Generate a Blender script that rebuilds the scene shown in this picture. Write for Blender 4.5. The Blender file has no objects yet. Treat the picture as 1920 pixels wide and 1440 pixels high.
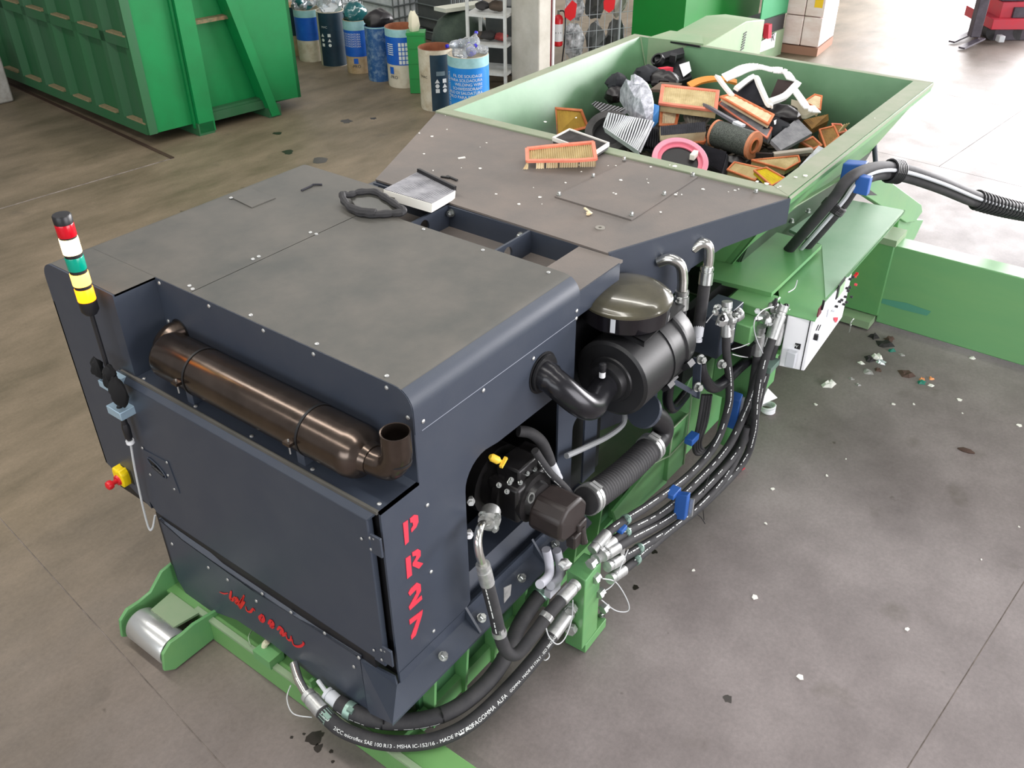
import bpy, math, random
from mathutils import Vector, Matrix
R_ = random.Random(7)
C = bpy.context.scene.collection
V = Vector
PI = math.pi

# ---------------------------------------------------------------- camera, world, lights, exposure
FPX = 1710.68
PITCH, ROLL, YAW = math.radians(34.0886), math.radians(0.428), math.radians(37.1387)
CAM = V((-1.93925, -2.16269, 4.3))
cyw, syw, cpt, spt = math.cos(YAW), math.sin(YAW), math.cos(PITCH), math.sin(PITCH)
FWD = V((cyw * cpt, syw * cpt, -spt))
_r = V((syw, -cyw, 0.0)); _d = FWD.cross(_r)
RIGHT = math.cos(ROLL) * _r + math.sin(ROLL) * _d
DOWN = -math.sin(ROLL) * _r + math.cos(ROLL) * _d
cam_data = bpy.data.cameras.new('camera'); cam = bpy.data.objects.new('camera', cam_data); C.objects.link(cam)
cam.matrix_world = Matrix(((RIGHT.x, -DOWN.x, -FWD.x, CAM.x), (RIGHT.y, -DOWN.y, -FWD.y, CAM.y), (RIGHT.z, -DOWN.z, -FWD.z, CAM.z), (0, 0, 0, 1)))
cam_data.sensor_fit = 'HORIZONTAL'; cam_data.sensor_width = 36.0
cam_data.lens = FPX * 36.0 / 1920.0
cam_data.clip_start = 0.05; cam_data.clip_end = 200
sc = bpy.context.scene
sc.camera = cam
sc.view_settings.view_transform = 'Standard'
sc.view_settings.look = 'None'
sc.view_settings.gamma = 1.0
sc.view_settings.use_curve_mapping = False
sc.view_settings.exposure = 0.12

w = bpy.data.worlds.new('hall_light'); sc.world = w; w.use_nodes = True
w.node_tree.nodes['Background'].inputs['Color'].default_value = (0.97, 0.965, 1.0, 1)
w.node_tree.nodes['Background'].inputs['Strength'].default_value = 0.32

def area(name, loc, target, sx, sy, power, col):
    l = bpy.data.lights.new(name, 'AREA'); l.shape = 'RECTANGLE'; l.size = sx; l.size_y = sy
    l.energy = power; l.color = col
    o = bpy.data.objects.new(name, l); C.objects.link(o); o.location = loc
    o.rotation_euler = (V(target) - V(loc)).to_track_quat('-Z', 'Y').to_euler()
    return o
area('door_daylight', (26, -5.5, 4.4), (1, -1.0, 1.2), 23, 8, 13500, (1.0, 0.975, 0.985))
area('side_fill', (3.5, -15, 4.2), (3.5, 0, 0.6), 12, 7, 2000, (1.0, 0.975, 1.0))  # added fill for the right flank, no door known there
area('front_fill', (-15, -3, 5), (0, 1, 1), 14, 5, 900, (0.93, 0.97, 1.0))  # added fill from behind the camera for the front faces
for lx in (-6.5, -0.3, 6.5):
    area('overhead_fill_strip', (lx, 3, 8), (lx, 3, 0), .45, 15, 420, (1.0, 0.97, 0.91))  # unseen overhead strips, added for streaks on the silencer

# ---------------------------------------------------------------- helpers
def at(px, py, ax, val):
    r = FWD + RIGHT * ((px - 960) / FPX) + DOWN * ((py - 720) / FPX)
    i = 'xyz'.index(ax); t = (val - CAM[i]) / r[i]
    return CAM + r * t
def path(*ps):
    return [at(*p) if isinstance(p[2], str) else V(p) for p in ps]
def smooth(pts, k=6):
    pts = [V(p) for p in pts]; out = []
    n = len(pts)
    for i in range(n - 1):
        p0 = pts[max(i - 1, 0)]; p1 = pts[i]; p2 = pts[i + 1]; p3 = pts[min(i + 2, n - 1)]
        for j in range(k):
            t = j / k; t2 = t * t; t3 = t2 * t
            out.append(0.5 * ((2 * p1) + (p2 - p0) * t + (2 * p0 - 5 * p1 + 4 * p2 - p3) * t2 + (3 * p1 - p0 - 3 * p2 + p3) * t3))
    out.append(pts[-1]); return out
def basis(d):
    d = V(d).normalized(); a = V((0, 0, 1)) if abs(d.z) < 0.9 else V((1, 0, 0))
    u = d.cross(a).normalized(); return u, d.cross(u).normalized(), d

class MB:
    def __init__(s): s.v = []; s.f = []
    def add(s, vs, fs):
        o = len(s.v); s.v += [tuple(p) for p in vs]; s.f += [tuple(i + o for i in f) for f in fs]; return s
    def box(s, x0, y0, z0, x1, y1, z1):
        return s.add([(x0, y0, z0), (x1, y0, z0), (x1, y1, z0), (x0, y1, z0), (x0, y0, z1), (x1, y0, z1), (x1, y1, z1), (x0, y1, z1)],
                     [(0, 3, 2, 1), (4, 5, 6, 7), (0, 1, 5, 4), (1, 2, 6, 5), (2, 3, 7, 6), (3, 0, 4, 7)])
    def obox(s, c, a, b, d):
        c, a, b, d = V(c), V(a), V(b), V(d)
        p = [c - a - b - d, c + a - b - d, c + a + b - d, c - a + b - d, c - a - b + d, c + a - b + d, c + a + b + d, c - a + b + d]
        return s.add(p, [(0, 3, 2, 1), (4, 5, 6, 7), (0, 1, 5, 4), (1, 2, 6, 5), (2, 3, 7, 6), (3, 0, 4, 7)])
    def rod(s, a, b, wa, wb, up=(0, 0, 1)):
        a, b = V(a), V(b); d = b - a; u = d.cross(V(up))
        if u.length < 1e-6: u = d.cross(V((1, 0, 0)))
        u.normalize(); n = u.cross(d).normalized()
        return s.obox((a + b) / 2, d / 2, u * wa / 2, n * wb / 2)
    def prism(s, poly, off):
        off = V(off); n = len(poly); p = [V(q) for q in poly]
        vs = p + [q + off for q in p]
        nrm = V((0, 0, 0))
        for i in range(n): nrm += p[i].cross(p[(i + 1) % n])
        fs = [tuple(range(n)), tuple(reversed(range(n, 2 * n)))] + [(i, i + n, (i + 1) % n + n, (i + 1) % n) for i in range(n)]
        if nrm.dot(off) > 0: fs = [tuple(reversed(f)) for f in fs]
        return s.add(vs, fs)
    def tube(s, pts, r, n=12, caps=True):
        pts = [V(p) for p in pts]; m = len(pts)
        rr = r if isinstance(r, (list, tuple)) else [r] * m
        u = None; vs = []
        for i in range(m):
            d = (pts[min(i + 1, m - 1)] - pts[max(i - 1, 0)]).normalized()
            if u is None: u, w_, _ = basis(d)
            else:
                u = (u - d * u.dot(d))
                if u.length < 1e-6: u = basis(d)[0]
                u.normalize(); w_ = d.cross(u)
            w_ = d.cross(u)
            for k in range(n):
                a = 2 * PI * k / n; vs.append(pts[i] + (u * math.cos(a) + w_ * math.sin(a)) * rr[i])
        fs = [(i * n + k, i * n + (k + 1) % n, (i + 1) * n + (k + 1) % n, (i + 1) * n + k) for i in range(m - 1) for k in range(n)]
        if caps: fs += [tuple(reversed(range(n))), tuple(range((m - 1) * n, m * n))]
        return s.add(vs, fs)
    def cyl(s, a, b, r, r1=None, n=18, caps=True):
        return s.tube([a, b], [r, r if r1 is None else r1], n, caps)
    def lathe(s, a, d, prof, n=24, caps=True):
        a = V(a); d = V(d).normalized()
        # profile of (t along axis, radius); rings must be perpendicular whatever the spacing
        u, w_, d = basis(d); vs = []
        for t, r in prof:
            for k in range(n):
                an = 2 * PI * k / n; vs.append(a + d * t + (u * math.cos(an) + w_ * math.sin(an)) * max(r, 1e-4))
        m = len(prof)
        fs = [(i * n + k, i * n + (k + 1) % n, (i + 1) * n + (k + 1) % n, (i + 1) * n + k) for i in range(m - 1) for k in range(n)]
        if caps: fs += [tuple(reversed(range(n))), tuple(range((m - 1) * n, m * n))]
        return s.add(vs, fs)
    def ring(s, c, d, ro, ri, h, n=32):
        c = V(c); u, w_, d = basis(d); vs = []
        for t, r in ((0, ro), (h, ro), (h, ri), (0, ri)):
            for k in range(n):
                an = 2 * PI * k / n; vs.append(c + d * t + (u * math.cos(an) + w_ * math.sin(an)) * r)
        fs = [(i * n + k, i * n + (k + 1) % n, ((i + 1) % 4) * n + (k + 1) % n, ((i + 1) % 4) * n + k) for i in range(4) for k in range(n)]
        return s.add(vs, fs)
    def blob(s, c, rx, ry, rz, seed=0, amp=0.25, n=12, m=8):
        rd = random.Random(seed); c = V(c); vs = [c + V((0, 0, -rz))]
        ph = [rd.uniform(0, 6.28) for _ in range(6)]
        for i in range(1, m):
            th = PI * i / m
            for k in range(n):
                a = 2 * PI * k / n
                q = 1 + amp * (math.sin(3 * a + ph[0] + 2 * th) * .5 + math.sin(5 * a + ph[1] - 3 * th) * .35 + rd.uniform(-.35, .35))
                vs.append(c + V((rx * math.sin(th) * math.cos(a) * q, ry * math.sin(th) * math.sin(a) * q, -rz * math.cos(th) * (1 + amp * .5 * math.sin(a * 2 + ph[2])))))
        vs.append(c + V((0, 0, rz))); fs = []
        for k in range(n): fs.append((0, 1 + (k + 1) % n, 1 + k))
        for i in range(m - 2):
            for k in range(n): fs.append((1 + i * n + k, 1 + i * n + (k + 1) % n, 1 + (i + 1) * n + (k + 1) % n, 1 + (i + 1) * n + k))
        l = len(vs) - 1
        for k in range(n): fs.append((1 + (m - 2) * n + k, 1 + (m - 2) * n + (k + 1) % n, l))
        return s.add(vs, fs)
    def build(s, name, mat, parent=None, smooth_=True, ang=35, bevel=0.0):
        me = bpy.data.meshes.new(name); me.from_pydata(s.v, [], s.f); me.update()
        if mat: me.materials.append(mat)
        if smooth_:
            me.shade_smooth(); me.set_sharp_from_angle(angle=math.radians(ang))
        o = bpy.data.objects.new(name, me); C.objects.link(o)
        if parent: attach(o, parent)
        if bevel:
            b = o.modifiers.new('bevel', 'BEVEL'); b.width = bevel; b.segments = 2; b.limit_method = 'ANGLE'; b.angle_limit = 0.6
        return o
LOC = {}
def attach(o, parent):
    o.parent = parent
    o.matrix_parent_inverse = Matrix.Translation(-wloc(parent))
def wloc(o):
    return LOC.get(o.name, V((0, 0, 0)))
def thing(name, label, cat, loc=(0, 0, 0), group=None):
    o = bpy.data.objects.new(name, None); C.objects.link(o); o.location = loc; LOC[o.name] = V(loc)
    o.empty_display_size = 0.1
    return tag(o, label, cat, group)
def tag(o, label=None, cat=None, group=None, kind=None):
    if label: o['label'] = label
    if cat: o['category'] = cat
    if group: o['group'] = group
    if kind: o['kind'] = kind
    return o
def inst(mesh, name, loc, rot, parent=None, scale=1.0):
    o = bpy.data.objects.new(name, mesh); C.objects.link(o)
    if parent: attach(o, parent)
    o.location = loc; o.rotation_mode = 'QUATERNION'; o.rotation_quaternion = rot
    o.scale = (scale,) * 3
    return o

# ---------------------------------------------------------------- materials
def lin(c):
    return tuple(((x / 255) / 12.92 if x / 255 <= 0.04045 else ((x / 255 + 0.055) / 1.055) ** 2.4) for x in c)
MATS = {}
def mat(name, col, rough=0.5, metal=0.0, col2=None, scale=6.0, lo=0.35, hi=0.7, bump=0.0, bscale=60.0, detail=6.0, coat=0.0, alpha=None, trans=0.0, spec=0.5, rvar=0.0, stretch=None):
    m = bpy.data.materials.new(name); m.use_nodes = True; nt = m.node_tree; N = nt.nodes; L = nt.links
    b = N['Principled BSDF']; col = lin(col)
    b.inputs['Base Color'].default_value = (*col, 1); b.inputs['Roughness'].default_value = rough
    b.inputs['Metallic'].default_value = metal; b.inputs['Coat Weight'].default_value = coat
    b.inputs['Specular IOR Level'].default_value = spec
    if trans: b.inputs['Transmission Weight'].default_value = trans
    if alpha is not None: b.inputs['Alpha'].default_value = alpha
    tc = N.new('ShaderNodeTexCoord')
    src = tc.outputs['Object']
    if stretch:
        mp = N.new('ShaderNodeMapping'); mp.inputs['Scale'].default_value = stretch; L.new(src, mp.inputs['Vector']); src = mp.outputs['Vector']
    if col2 is not None:
        n = N.new('ShaderNodeTexNoise'); n.inputs['Scale'].default_value = scale; n.inputs['Detail'].default_value = detail
        n.inputs['Roughness'].default_value = 0.65; L.new(src, n.inputs['Vector'])
        r = N.new('ShaderNodeValToRGB'); r.color_ramp.elements[0].position = lo; r.color_ramp.elements[1].position = hi
        r.color_ramp.elements[0].color = (*col, 1); r.color_ramp.elements[1].color = (*lin(col2), 1)
        L.new(n.outputs['Fac'], r.inputs['Fac']); L.new(r.outputs['Color'], b.inputs['Base Color'])
        if rvar:
            mr = N.new('ShaderNodeMapRange'); mr.inputs['To Min'].default_value = rough - rvar; mr.inputs['To Max'].default_value = rough + rvar
            L.new(n.outputs['Fac'], mr.inputs['Value']); L.new(mr.outputs['Result'], b.inputs['Roughness'])
    if bump:
        n2 = N.new('ShaderNodeTexNoise'); n2.inputs['Scale'].default_value = bscale; n2.inputs['Detail'].default_value = 4
        L.new(src, n2.inputs['Vector'])
        bp = N.new('ShaderNodeBump'); bp.inputs['Strength'].default_value = bump; bp.inputs['Distance'].default_value = 0.01
        L.new(n2.outputs['Fac'], bp.inputs['Height']); L.new(bp.outputs['Normal'], b.inputs['Normal'])
    MATS[name] = m; return m
def emit(name, col, strength):
    m = mat(name, col, 0.4); b = m.node_tree.nodes['Principled BSDF']
    b.inputs['Emission Color'].default_value = (*lin(col), 1); b.inputs['Emission Strength'].default_value = strength
    return m

M_dark = mat('charcoal_paint', (55, 62, 75), 0.40, col2=(62, 68, 79), scale=3, bump=0.05, bscale=220)
M_palechar = mat('pale_charcoal_paint', (72, 73, 70), 0.52, col2=(98, 94, 88), scale=2.6, lo=0.3, hi=0.75, bump=0.04, bscale=180)  # paler charcoal for the upward plates
M_deck = mat('dirty_deck_paint', (100, 96, 93), 0.62, col2=(122, 112, 105), scale=2.2, lo=0.3, hi=0.75, bump=0.08, bscale=90)
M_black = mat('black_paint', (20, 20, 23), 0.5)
M_muff = mat('burnished_black_steel', (84, 74, 67), 0.22, 0.9, col2=(104, 92, 84), scale=5, rvar=0.08)
M_plastic = mat('black_moulded_plastic', (27, 27, 30), 0.38, col2=(38, 38, 41), scale=8)
M_rubber = mat('black_rubber', (42, 42, 45), 0.72, col2=(56, 55, 56), scale=14, bump=0.1, bscale=250)
M_steel = mat('zinc_plated_steel', (200, 203, 200), 0.28, 0.9, col2=(165, 168, 165), scale=18)
M_galv = mat('dull_zinc_fitting', (205, 206, 204), 0.42, 0.75, col2=(170, 172, 172), scale=25)
M_chrome = mat('polished_steel', (222, 222, 216), 0.2, 0.95, col2=(160, 155, 140), scale=9, lo=0.5, hi=0.85)
M_green = mat('machine_green_paint', (94, 152, 98), 0.38, col2=(110, 160, 100), scale=2.0, bump=0.03, bscale=160)
M_greend = mat('machine_green_dusty', (128, 158, 122), 0.6, col2=(150, 164, 134), scale=2.4, lo=0.3, hi=0.7)
M_rim = mat('dusty_hopper_rim', (148, 152, 132), 0.75, col2=(128, 144, 116), scale=4, lo=0.35, hi=0.75, bump=0.06, bscale=120)
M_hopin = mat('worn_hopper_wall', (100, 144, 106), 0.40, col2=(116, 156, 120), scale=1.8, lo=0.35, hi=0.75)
def shade_grime(m, zlo, zhi, dark_tone, amt):     # shade low inside the hopper painted into the walls, with some residue
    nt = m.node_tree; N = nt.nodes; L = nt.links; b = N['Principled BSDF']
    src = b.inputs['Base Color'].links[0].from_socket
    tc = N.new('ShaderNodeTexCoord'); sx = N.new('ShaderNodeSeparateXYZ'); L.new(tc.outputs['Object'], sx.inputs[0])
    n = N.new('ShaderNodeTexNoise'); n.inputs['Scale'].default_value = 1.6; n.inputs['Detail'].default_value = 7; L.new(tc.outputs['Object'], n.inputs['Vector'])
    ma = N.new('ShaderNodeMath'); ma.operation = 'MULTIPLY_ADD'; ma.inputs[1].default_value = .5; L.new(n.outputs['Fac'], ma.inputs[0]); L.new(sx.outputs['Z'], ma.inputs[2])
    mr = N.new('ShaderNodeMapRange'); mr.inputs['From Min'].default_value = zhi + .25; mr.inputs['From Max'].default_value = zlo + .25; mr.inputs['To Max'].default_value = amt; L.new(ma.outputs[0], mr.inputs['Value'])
    x = N.new('ShaderNodeMix'); x.data_type = 'RGBA'; L.new(mr.outputs['Result'], x.inputs['Factor']); L.new(src, x.inputs['A']); x.inputs['B'].default_value = (*lin(dark_tone), 1)
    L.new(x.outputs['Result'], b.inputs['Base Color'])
shade_grime(M_hopin, 1.62, 1.98, (40, 50, 40), .9)
M_white = mat('white_enamel', (238, 239, 242), 0.4)
M_grayw = mat('pale_grey_plastic', (200, 203, 208), 0.5)
M_blue = mat('blue_clamp_plastic', (42, 92, 168), 0.5)
M_red = mat('red_paint', (226, 58, 78), 0.5)
M_redp = mat('red_plastic', (214, 30, 40), 0.35)
M_yellow = mat('yellow_plastic', (250, 216, 10), 0.4)
M_whitetxt = mat('white_print', (225, 228, 226), 0.6)
M_blacktxt = mat('black_print', (30, 30, 34), 0.6)
M_dirtfloor = None
def hexbolt_mesh(name, r, h, m, washer=True):
    b = MB()
    if washer: b.cyl((0, 0, 0), (0, 0, h * .25), r * 1.35, n=14)
    b.lathe((0, 0, h * .2), (0, 0, 1), [(0, r), (h * .7, r), (h * .8, r * .85)], n=6)
    b.lathe((0, 0, h * .8), (0, 0, 1), [(0, r * .6), (h * .3, r * .5)], n=10)
    me_o = b.build(name, m); me = me_o.data; bpy.data.objects.remove(me_o); return me
def dome_mesh(name, r, m):
    b = MB(); b.lathe((0, 0, 0), (0, 0, 1), [(0, r), (r * .3, r * .95), (r * .55, r * .6), (r * .62, 0.0005)], n=10)
    o = b.build(name, m); me = o.data; bpy.data.objects.remove(o); return me
ME_SCREW = dome_mesh('screw', 0.0105, M_galv)
ME_BOLT = hexbolt_mesh('bolt', 0.017, 0.03, M_steel)
ME_SBOLT = hexbolt_mesh('bolt', 0.011, 0.022, M_steel)
def put(me, parent, p, n, scale=1.0, name=None):
    q = V((0, 0, 1)).rotation_difference(V(n).normalized())
    return inst(me, name or me.name.split('.')[0], V(p), q, parent, scale)
def text_mesh(body, size=1.0, ext=0.0, shear=0.0, align='LEFT'):
    cu = bpy.data.curves.new('t', 'FONT'); cu.body = body; cu.size = size; cu.extrude = ext; cu.shear = shear
    cu.align_x = align; cu.resolution_u = 3
    o = bpy.data.objects.new('t', cu); C.objects.link(o)
    dg = bpy.context.evaluated_depsgraph_get(); dg.update()
    me = bpy.data.meshes.new_from_object(o.evaluated_get(dg)); bpy.data.objects.remove(o)
    return me
def text_on(body, name, origin, ux, uy, size, m, parent, ext=0.001, shear=0.0, align='LEFT'):
    me = text_mesh(body, size, ext, shear, align); ux = V(ux).normalized(); uy = V(uy).normalized(); nz = ux.cross(uy)
    o_ = V(origin)
    for v in me.vertices: v.co = o_ + ux * v.co.x + uy * v.co.y + nz * (v.co.z + ext)
    me.materials.clear(); me.materials.append(m)
    o = bpy.data.objects.new(name, me); C.objects.link(o)
    if parent: attach(o, parent)
    return o
# ---------------------------------------------------------------- floor: concrete slabs with sawn joints
def floor_material():
    m = bpy.data.materials.new('stained_concrete'); m.use_nodes = True; nt = m.node_tree; N = nt.nodes; L = nt.links
    b = N['Principled BSDF']; b.inputs['Specular IOR Level'].default_value = 0.45
    tc = N.new('ShaderNodeTexCoord')
    def noise(sc_, det=6, rough=.62, st=None):
        n = N.new('ShaderNodeTexNoise'); n.inputs['Scale'].default_value = sc_; n.inputs['Detail'].default_value = det; n.inputs['Roughness'].default_value = rough
        s_ = tc.outputs['Object']
        if st:
            mp = N.new('ShaderNodeMapping'); mp.inputs['Scale'].default_value = st; mp.inputs['Rotation'].default_value = (0, 0, .4); L.new(s_, mp.inputs['Vector']); s_ = mp.outputs['Vector']
        L.new(s_, n.inputs['Vector']); return n.outputs['Fac']
    def ramp(f, p0, c0, p1, c1):
        r = N.new('ShaderNodeValToRGB'); r.color_ramp.elements[0].position = p0; r.color_ramp.elements[0].color = (*c0, 1)
        r.color_ramp.elements[1].position = p1; r.color_ramp.elements[1].color = (*c1, 1); L.new(f, r.inputs['Fac']); return r.outputs['Color']
    def mix(f, a, c, mode='MIX'):
        x = N.new('ShaderNodeMix'); x.data_type = 'RGBA'; x.blend_type = mode
        if isinstance(f, float): x.inputs['Factor'].default_value = f
        else: L.new(f, x.inputs['Factor'])
        L.new(a, x.inputs['A']); L.new(c, x.inputs['B']); return x.outputs['Result']
    base = ramp(noise(.9, 8), .3, lin((100, 92, 91)), .70, lin((146, 137, 136)))
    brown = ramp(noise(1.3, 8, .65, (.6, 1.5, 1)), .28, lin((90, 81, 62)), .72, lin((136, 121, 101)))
    # brownish cast of the light left of the press, put into the concrete colour
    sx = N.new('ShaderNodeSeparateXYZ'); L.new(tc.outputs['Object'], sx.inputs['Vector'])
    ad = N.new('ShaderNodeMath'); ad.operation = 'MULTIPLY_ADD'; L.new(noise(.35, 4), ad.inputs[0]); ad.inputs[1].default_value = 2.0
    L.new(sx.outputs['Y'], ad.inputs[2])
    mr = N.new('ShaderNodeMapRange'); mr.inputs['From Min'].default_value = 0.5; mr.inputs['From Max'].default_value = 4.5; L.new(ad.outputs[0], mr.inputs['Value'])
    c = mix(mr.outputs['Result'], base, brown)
    white = ramp(noise(2.2, 4, .5), .64, (0, 0, 0), .78, (1, 1, 1))
    mk = N.new('ShaderNodeMath'); mk.operation = 'MULTIPLY'; mk.inputs[1].default_value = .6
    L.new(white, mk.inputs[0])
    d1 = N.new('ShaderNodeRGB'); d1.outputs[0].default_value = (*lin((80, 73, 62)), 1)
    c = mix(mk.outputs[0], c, d1.outputs[0])
    fine = ramp(noise(38, 5, .7), .3, (.78, .78, .78), .7, (1.05, 1.05, 1.05))
    c = mix(.8, c, fine, 'MULTIPLY')
    spots = ramp(noise(5.5, 3, .5), .73, (0, 0, 0), .77, (1, 1, 1))
    d2 = N.new('ShaderNodeRGB'); d2.outputs[0].default_value = (*lin((62, 54, 44)), 1)
    mk2 = N.new('ShaderNodeMath'); mk2.operation = 'MULTIPLY'; mk2.inputs[1].default_value = .7; L.new(spots, mk2.inputs[0])
    c = mix(mk2.outputs[0], c, d2.outputs[0])
    L.new(c, b.inputs['Base Color'])
    rr = N.new('ShaderNodeMapRange'); rr.inputs['To Min'].default_value = .38; rr.inputs['To Max'].default_value = .72; L.new(noise(2.0, 5), rr.inputs['Value'])
    L.new(rr.outputs['Result'], b.inputs['Roughness'])
    bp = N.new('ShaderNodeBump'); bp.inputs['Strength'].default_value = .06; bp.inputs['Distance'].default_value = .01
    L.new(noise(60, 4), bp.inputs['Height']); L.new(bp.outputs['Normal'], b.inputs['Normal'])
    return m
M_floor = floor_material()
M_joint = mat('joint_filler', (150, 140, 134), 0.9, col2=(96, 88, 82), scale=8)
A6 = math.radians(-6.0)
UU = V((math.cos(A6), math.sin(A6), 0)); VV = V((-math.sin(A6), math.cos(A6), 0))
def uv(u, v, z=0.0): return UU * u + VV * v + V((0, 0, z))
fb = MB().prism([uv(-14, -14, -.005), uv(34, -14, -.005), uv(34, 34, -.005), uv(-14, 34, -.005)], (0, 0, -.1))
floor = tag(fb.build('floor', M_joint), kind='structure')
g = .0035
SLABS = [
    [(-14, -14), (-.68 - g, -14), (-.68 - g, -1.93 - g), (-14, -1.93 - g)],
    [(-.68 + g, -14), (10.3 - g, -14), (10.3 - g, -1.93 - g), (-.68 + g, -1.93 - g)],
    [(-14, -1.93 + g), (-.68 - g, -1.93 + g), (-.68 - g, 9 - .02), (-14, 9 - .02)],
        [(-.68 + g, -1.93 + g), (10.3 - g, -1.93 + g), (10.3 - g, 34), (3.82 + .02, 34), (3.82 + .02, 9 - .02), (-.68 + g, 9 - .02)],
    [(-14, 9 + .02), (3.82 - .02, 9 + .02), (3.82 - .02, 34), (-14, 34)],
    [(10.3 + g, -14), (13.45 - g, -14), (13.45 - g, 1.33 - g), (10.3 + g, 1.33 - g)],
    [(10.3 + g, 1.33 + g), (13.45 - g, 1.33 + g), (13.45 - g, 34), (10.3 + g, 34)],
    [(13.45 + g, -14), (34, -14), (34, 1.33 - g), (13.45 + g, 1.33 - g)],
    [(13.45 + g, 1.33 + g), (34, 1.33 + g), (34, 34), (13.45 + g, 34)],
]
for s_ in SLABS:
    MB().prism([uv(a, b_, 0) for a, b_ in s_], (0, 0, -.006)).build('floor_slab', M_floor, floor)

# vertical plane helper: hit the plane through P that runs along the horizontal direction d
def onv(px, py, P, d):
    r = FWD + RIGHT * ((px - 960) / FPX) + DOWN * ((py - 720) / FPX)
    n = V((-d[1], d[0], 0)); t = n.dot(V(P) - CAM) / n.dot(r); return CAM + r * t
HR = V((RIGHT.x, RIGHT.y, 0)).normalized()      # horizontal, across the view
HF = V((FWD.x, FWD.y, 0)).normalized()

# ---------------------------------------------------------------- walls of the hall behind the stores
M_wall = mat('grey_hall_wall', (196, 196, 190), 0.85, col2=(176, 176, 170), scale=1.5)
wb = MB().prism([uv(7, 16.5, 0), uv(34, 16.5, 0), uv(34, 16.5, 7), uv(7, 16.5, 7)], tuple(VV * .25))
tag(wb.build('wall_back', M_wall), kind='structure')

# ---------------------------------------------------------------- concrete column
M_conc = mat('cast_concrete', (198, 194, 184), 0.85, col2=(178, 174, 162), scale=3, bump=.15, bscale=40)
c0 = at(1009, 178, 'z', 0)
cl = onv(958, 60, c0, VV); cr = onv(1033, 60, c0, UU)
cl = V((cl.x, cl.y, 0)); cr = V((cr.x, cr.y, 0))
colm = MB().prism([c0, cr, cl + cr - c0, cl], (0, 0, 6.5))
tag(colm.build('trim_1', M_conc, bevel=.02), kind='structure')

# ---------------------------------------------------------------- green roll-off container, left background
M_bin = mat('container_green', (8, 132, 70), 0.42, col2=(16, 118, 62), scale=1.6, bump=.05, bscale=70)
M_bind = mat('container_green_weathered', (30, 98, 54), 0.6, col2=(52, 96, 66), scale=2.2, lo=.3, hi=.7, stretch=(1, 1, .25))
M_sand = mat('settled_dust', (150, 134, 100), 0.95, col2=(126, 116, 84), scale=20, bump=.3, bscale=60)
M_rust = mat('rusty_scrapes', (150, 120, 92), 0.8, col2=(60, 90, 60), scale=14)
D0 = at(283, 252, 'z', .16); D1 = V((math.cos(math.radians(-9)), math.sin(math.radians(-9)), 0)); D2 = V((.085, .9964, 0))
dr = onv(565, 184, D0, D1); WB = (V((dr.x, dr.y, 0)) - V((D0.x, D0.y, 0))).length
H_ = 2.55; LB = 6.5
binr = thing('roll_off_container', 'large green steel skip container with ribbed side and hook post front', 'container', tuple(D0 + D1 * WB / 2))
def dpt(a, b_, z): return V((D0.x, D0.y, 0)) + D1 * a + D2 * b_ + V((0, 0, z))
MB().prism([dpt(0, .03, .16), dpt(WB, .03, .16), dpt(WB, LB, .16), dpt(0.05, LB, .16)], (0, 0, .12)).build('floor_frame', M_bind, binr)
MB().prism([dpt(0, 0, .16), dpt(.62 * WB * .62, 0, .16), dpt(.62 * WB * .62, 0, H_), dpt(0, 0, H_)], tuple(D2 * .05)).build('front_panel', M_bin, binr)
MB().prism([dpt(.30 * WB, .14, .2), dpt(.78 * WB, .14, .2), dpt(.78 * WB, .14, H_), dpt(.30 * WB, .14, H_)], tuple(D2 * .05)).build('recessed_panel', M_bin, binr)
# right front panel, edge follows the slanted post
sl0 = onv(425, 0, D0, D1); sl1 = onv(508, 205, D0, D1)
a0 = (V((sl0.x, sl0.y, 0)) - V((D0.x, D0.y, 0))).dot(D1); a1 = (V((sl1.x, sl1.y, 0)) - V((D0.x, D0.y, 0))).dot(D1)
ztop = sl0.z; kx = (a0 - a1) / (sl0.z - sl1.z)
aH = a1 + kx * (H_ - sl1.z)
MB().prism([dpt(a1 - .02, -.0, .2), dpt(WB, 0, .16), dpt(WB, 0, H_), dpt(aH, 0, H_)], tuple(D2 * .05)).build('front_panel', M_bin, binr)
MB().prism([dpt(WB, 0, .16), dpt(WB, LB, .16), dpt(WB, LB, H_), dpt(WB, 0, H_)], tuple(D1 * -.05)).build('side_panel', M_bind, binr)
pl = onv(383, 240, D0, D1); ap = (V((pl.x, pl.y, 0)) - V((D0.x, D0.y, 0))).dot(D1)
MB().prism([dpt(ap - .12, -.10, 0.03), dpt(ap + .12, -.10, .03), dpt(ap + .12, .12, .03), dpt(ap - .12, .12, .03)], (0, 0, H_)).build('post', M_bin, binr)
MB().prism([dpt(ap - .16, -.04, .1), dpt(ap - .125, -.04, .1), dpt(ap - .125, 0, .1), dpt(ap - .16, 0, .1)], (0, 0, H_)).build('rib', M_bin, binr)
MB().prism([dpt(a1 - .07, -.12, 0.02), dpt(a1 + .07, -.12, .02), dpt(aH + .07, -.12, H_), dpt(aH - .07, -.12, H_)], tuple(D2 * .24)).build('post', M_bin, binr)
MB().prism([dpt(ap - .14, -.1, 0), dpt(ap + .1, -.1, 0), dpt(ap + .1, 1.2, 0), dpt(ap - .14, 1.2, 0)], (0, 0, .17)).build('runner', M_bind, binr)
MB().prism([dpt(a1 - .1, -.1, 0), dpt(a1 + .1, -.1, 0), dpt(a1 + .1, 1.2, 0), dpt(a1 - .1, 1.2, 0)], (0, 0, .17)).build('runner', M_bind, binr)
lz = onv(420, 30, D0, D1).z
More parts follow.
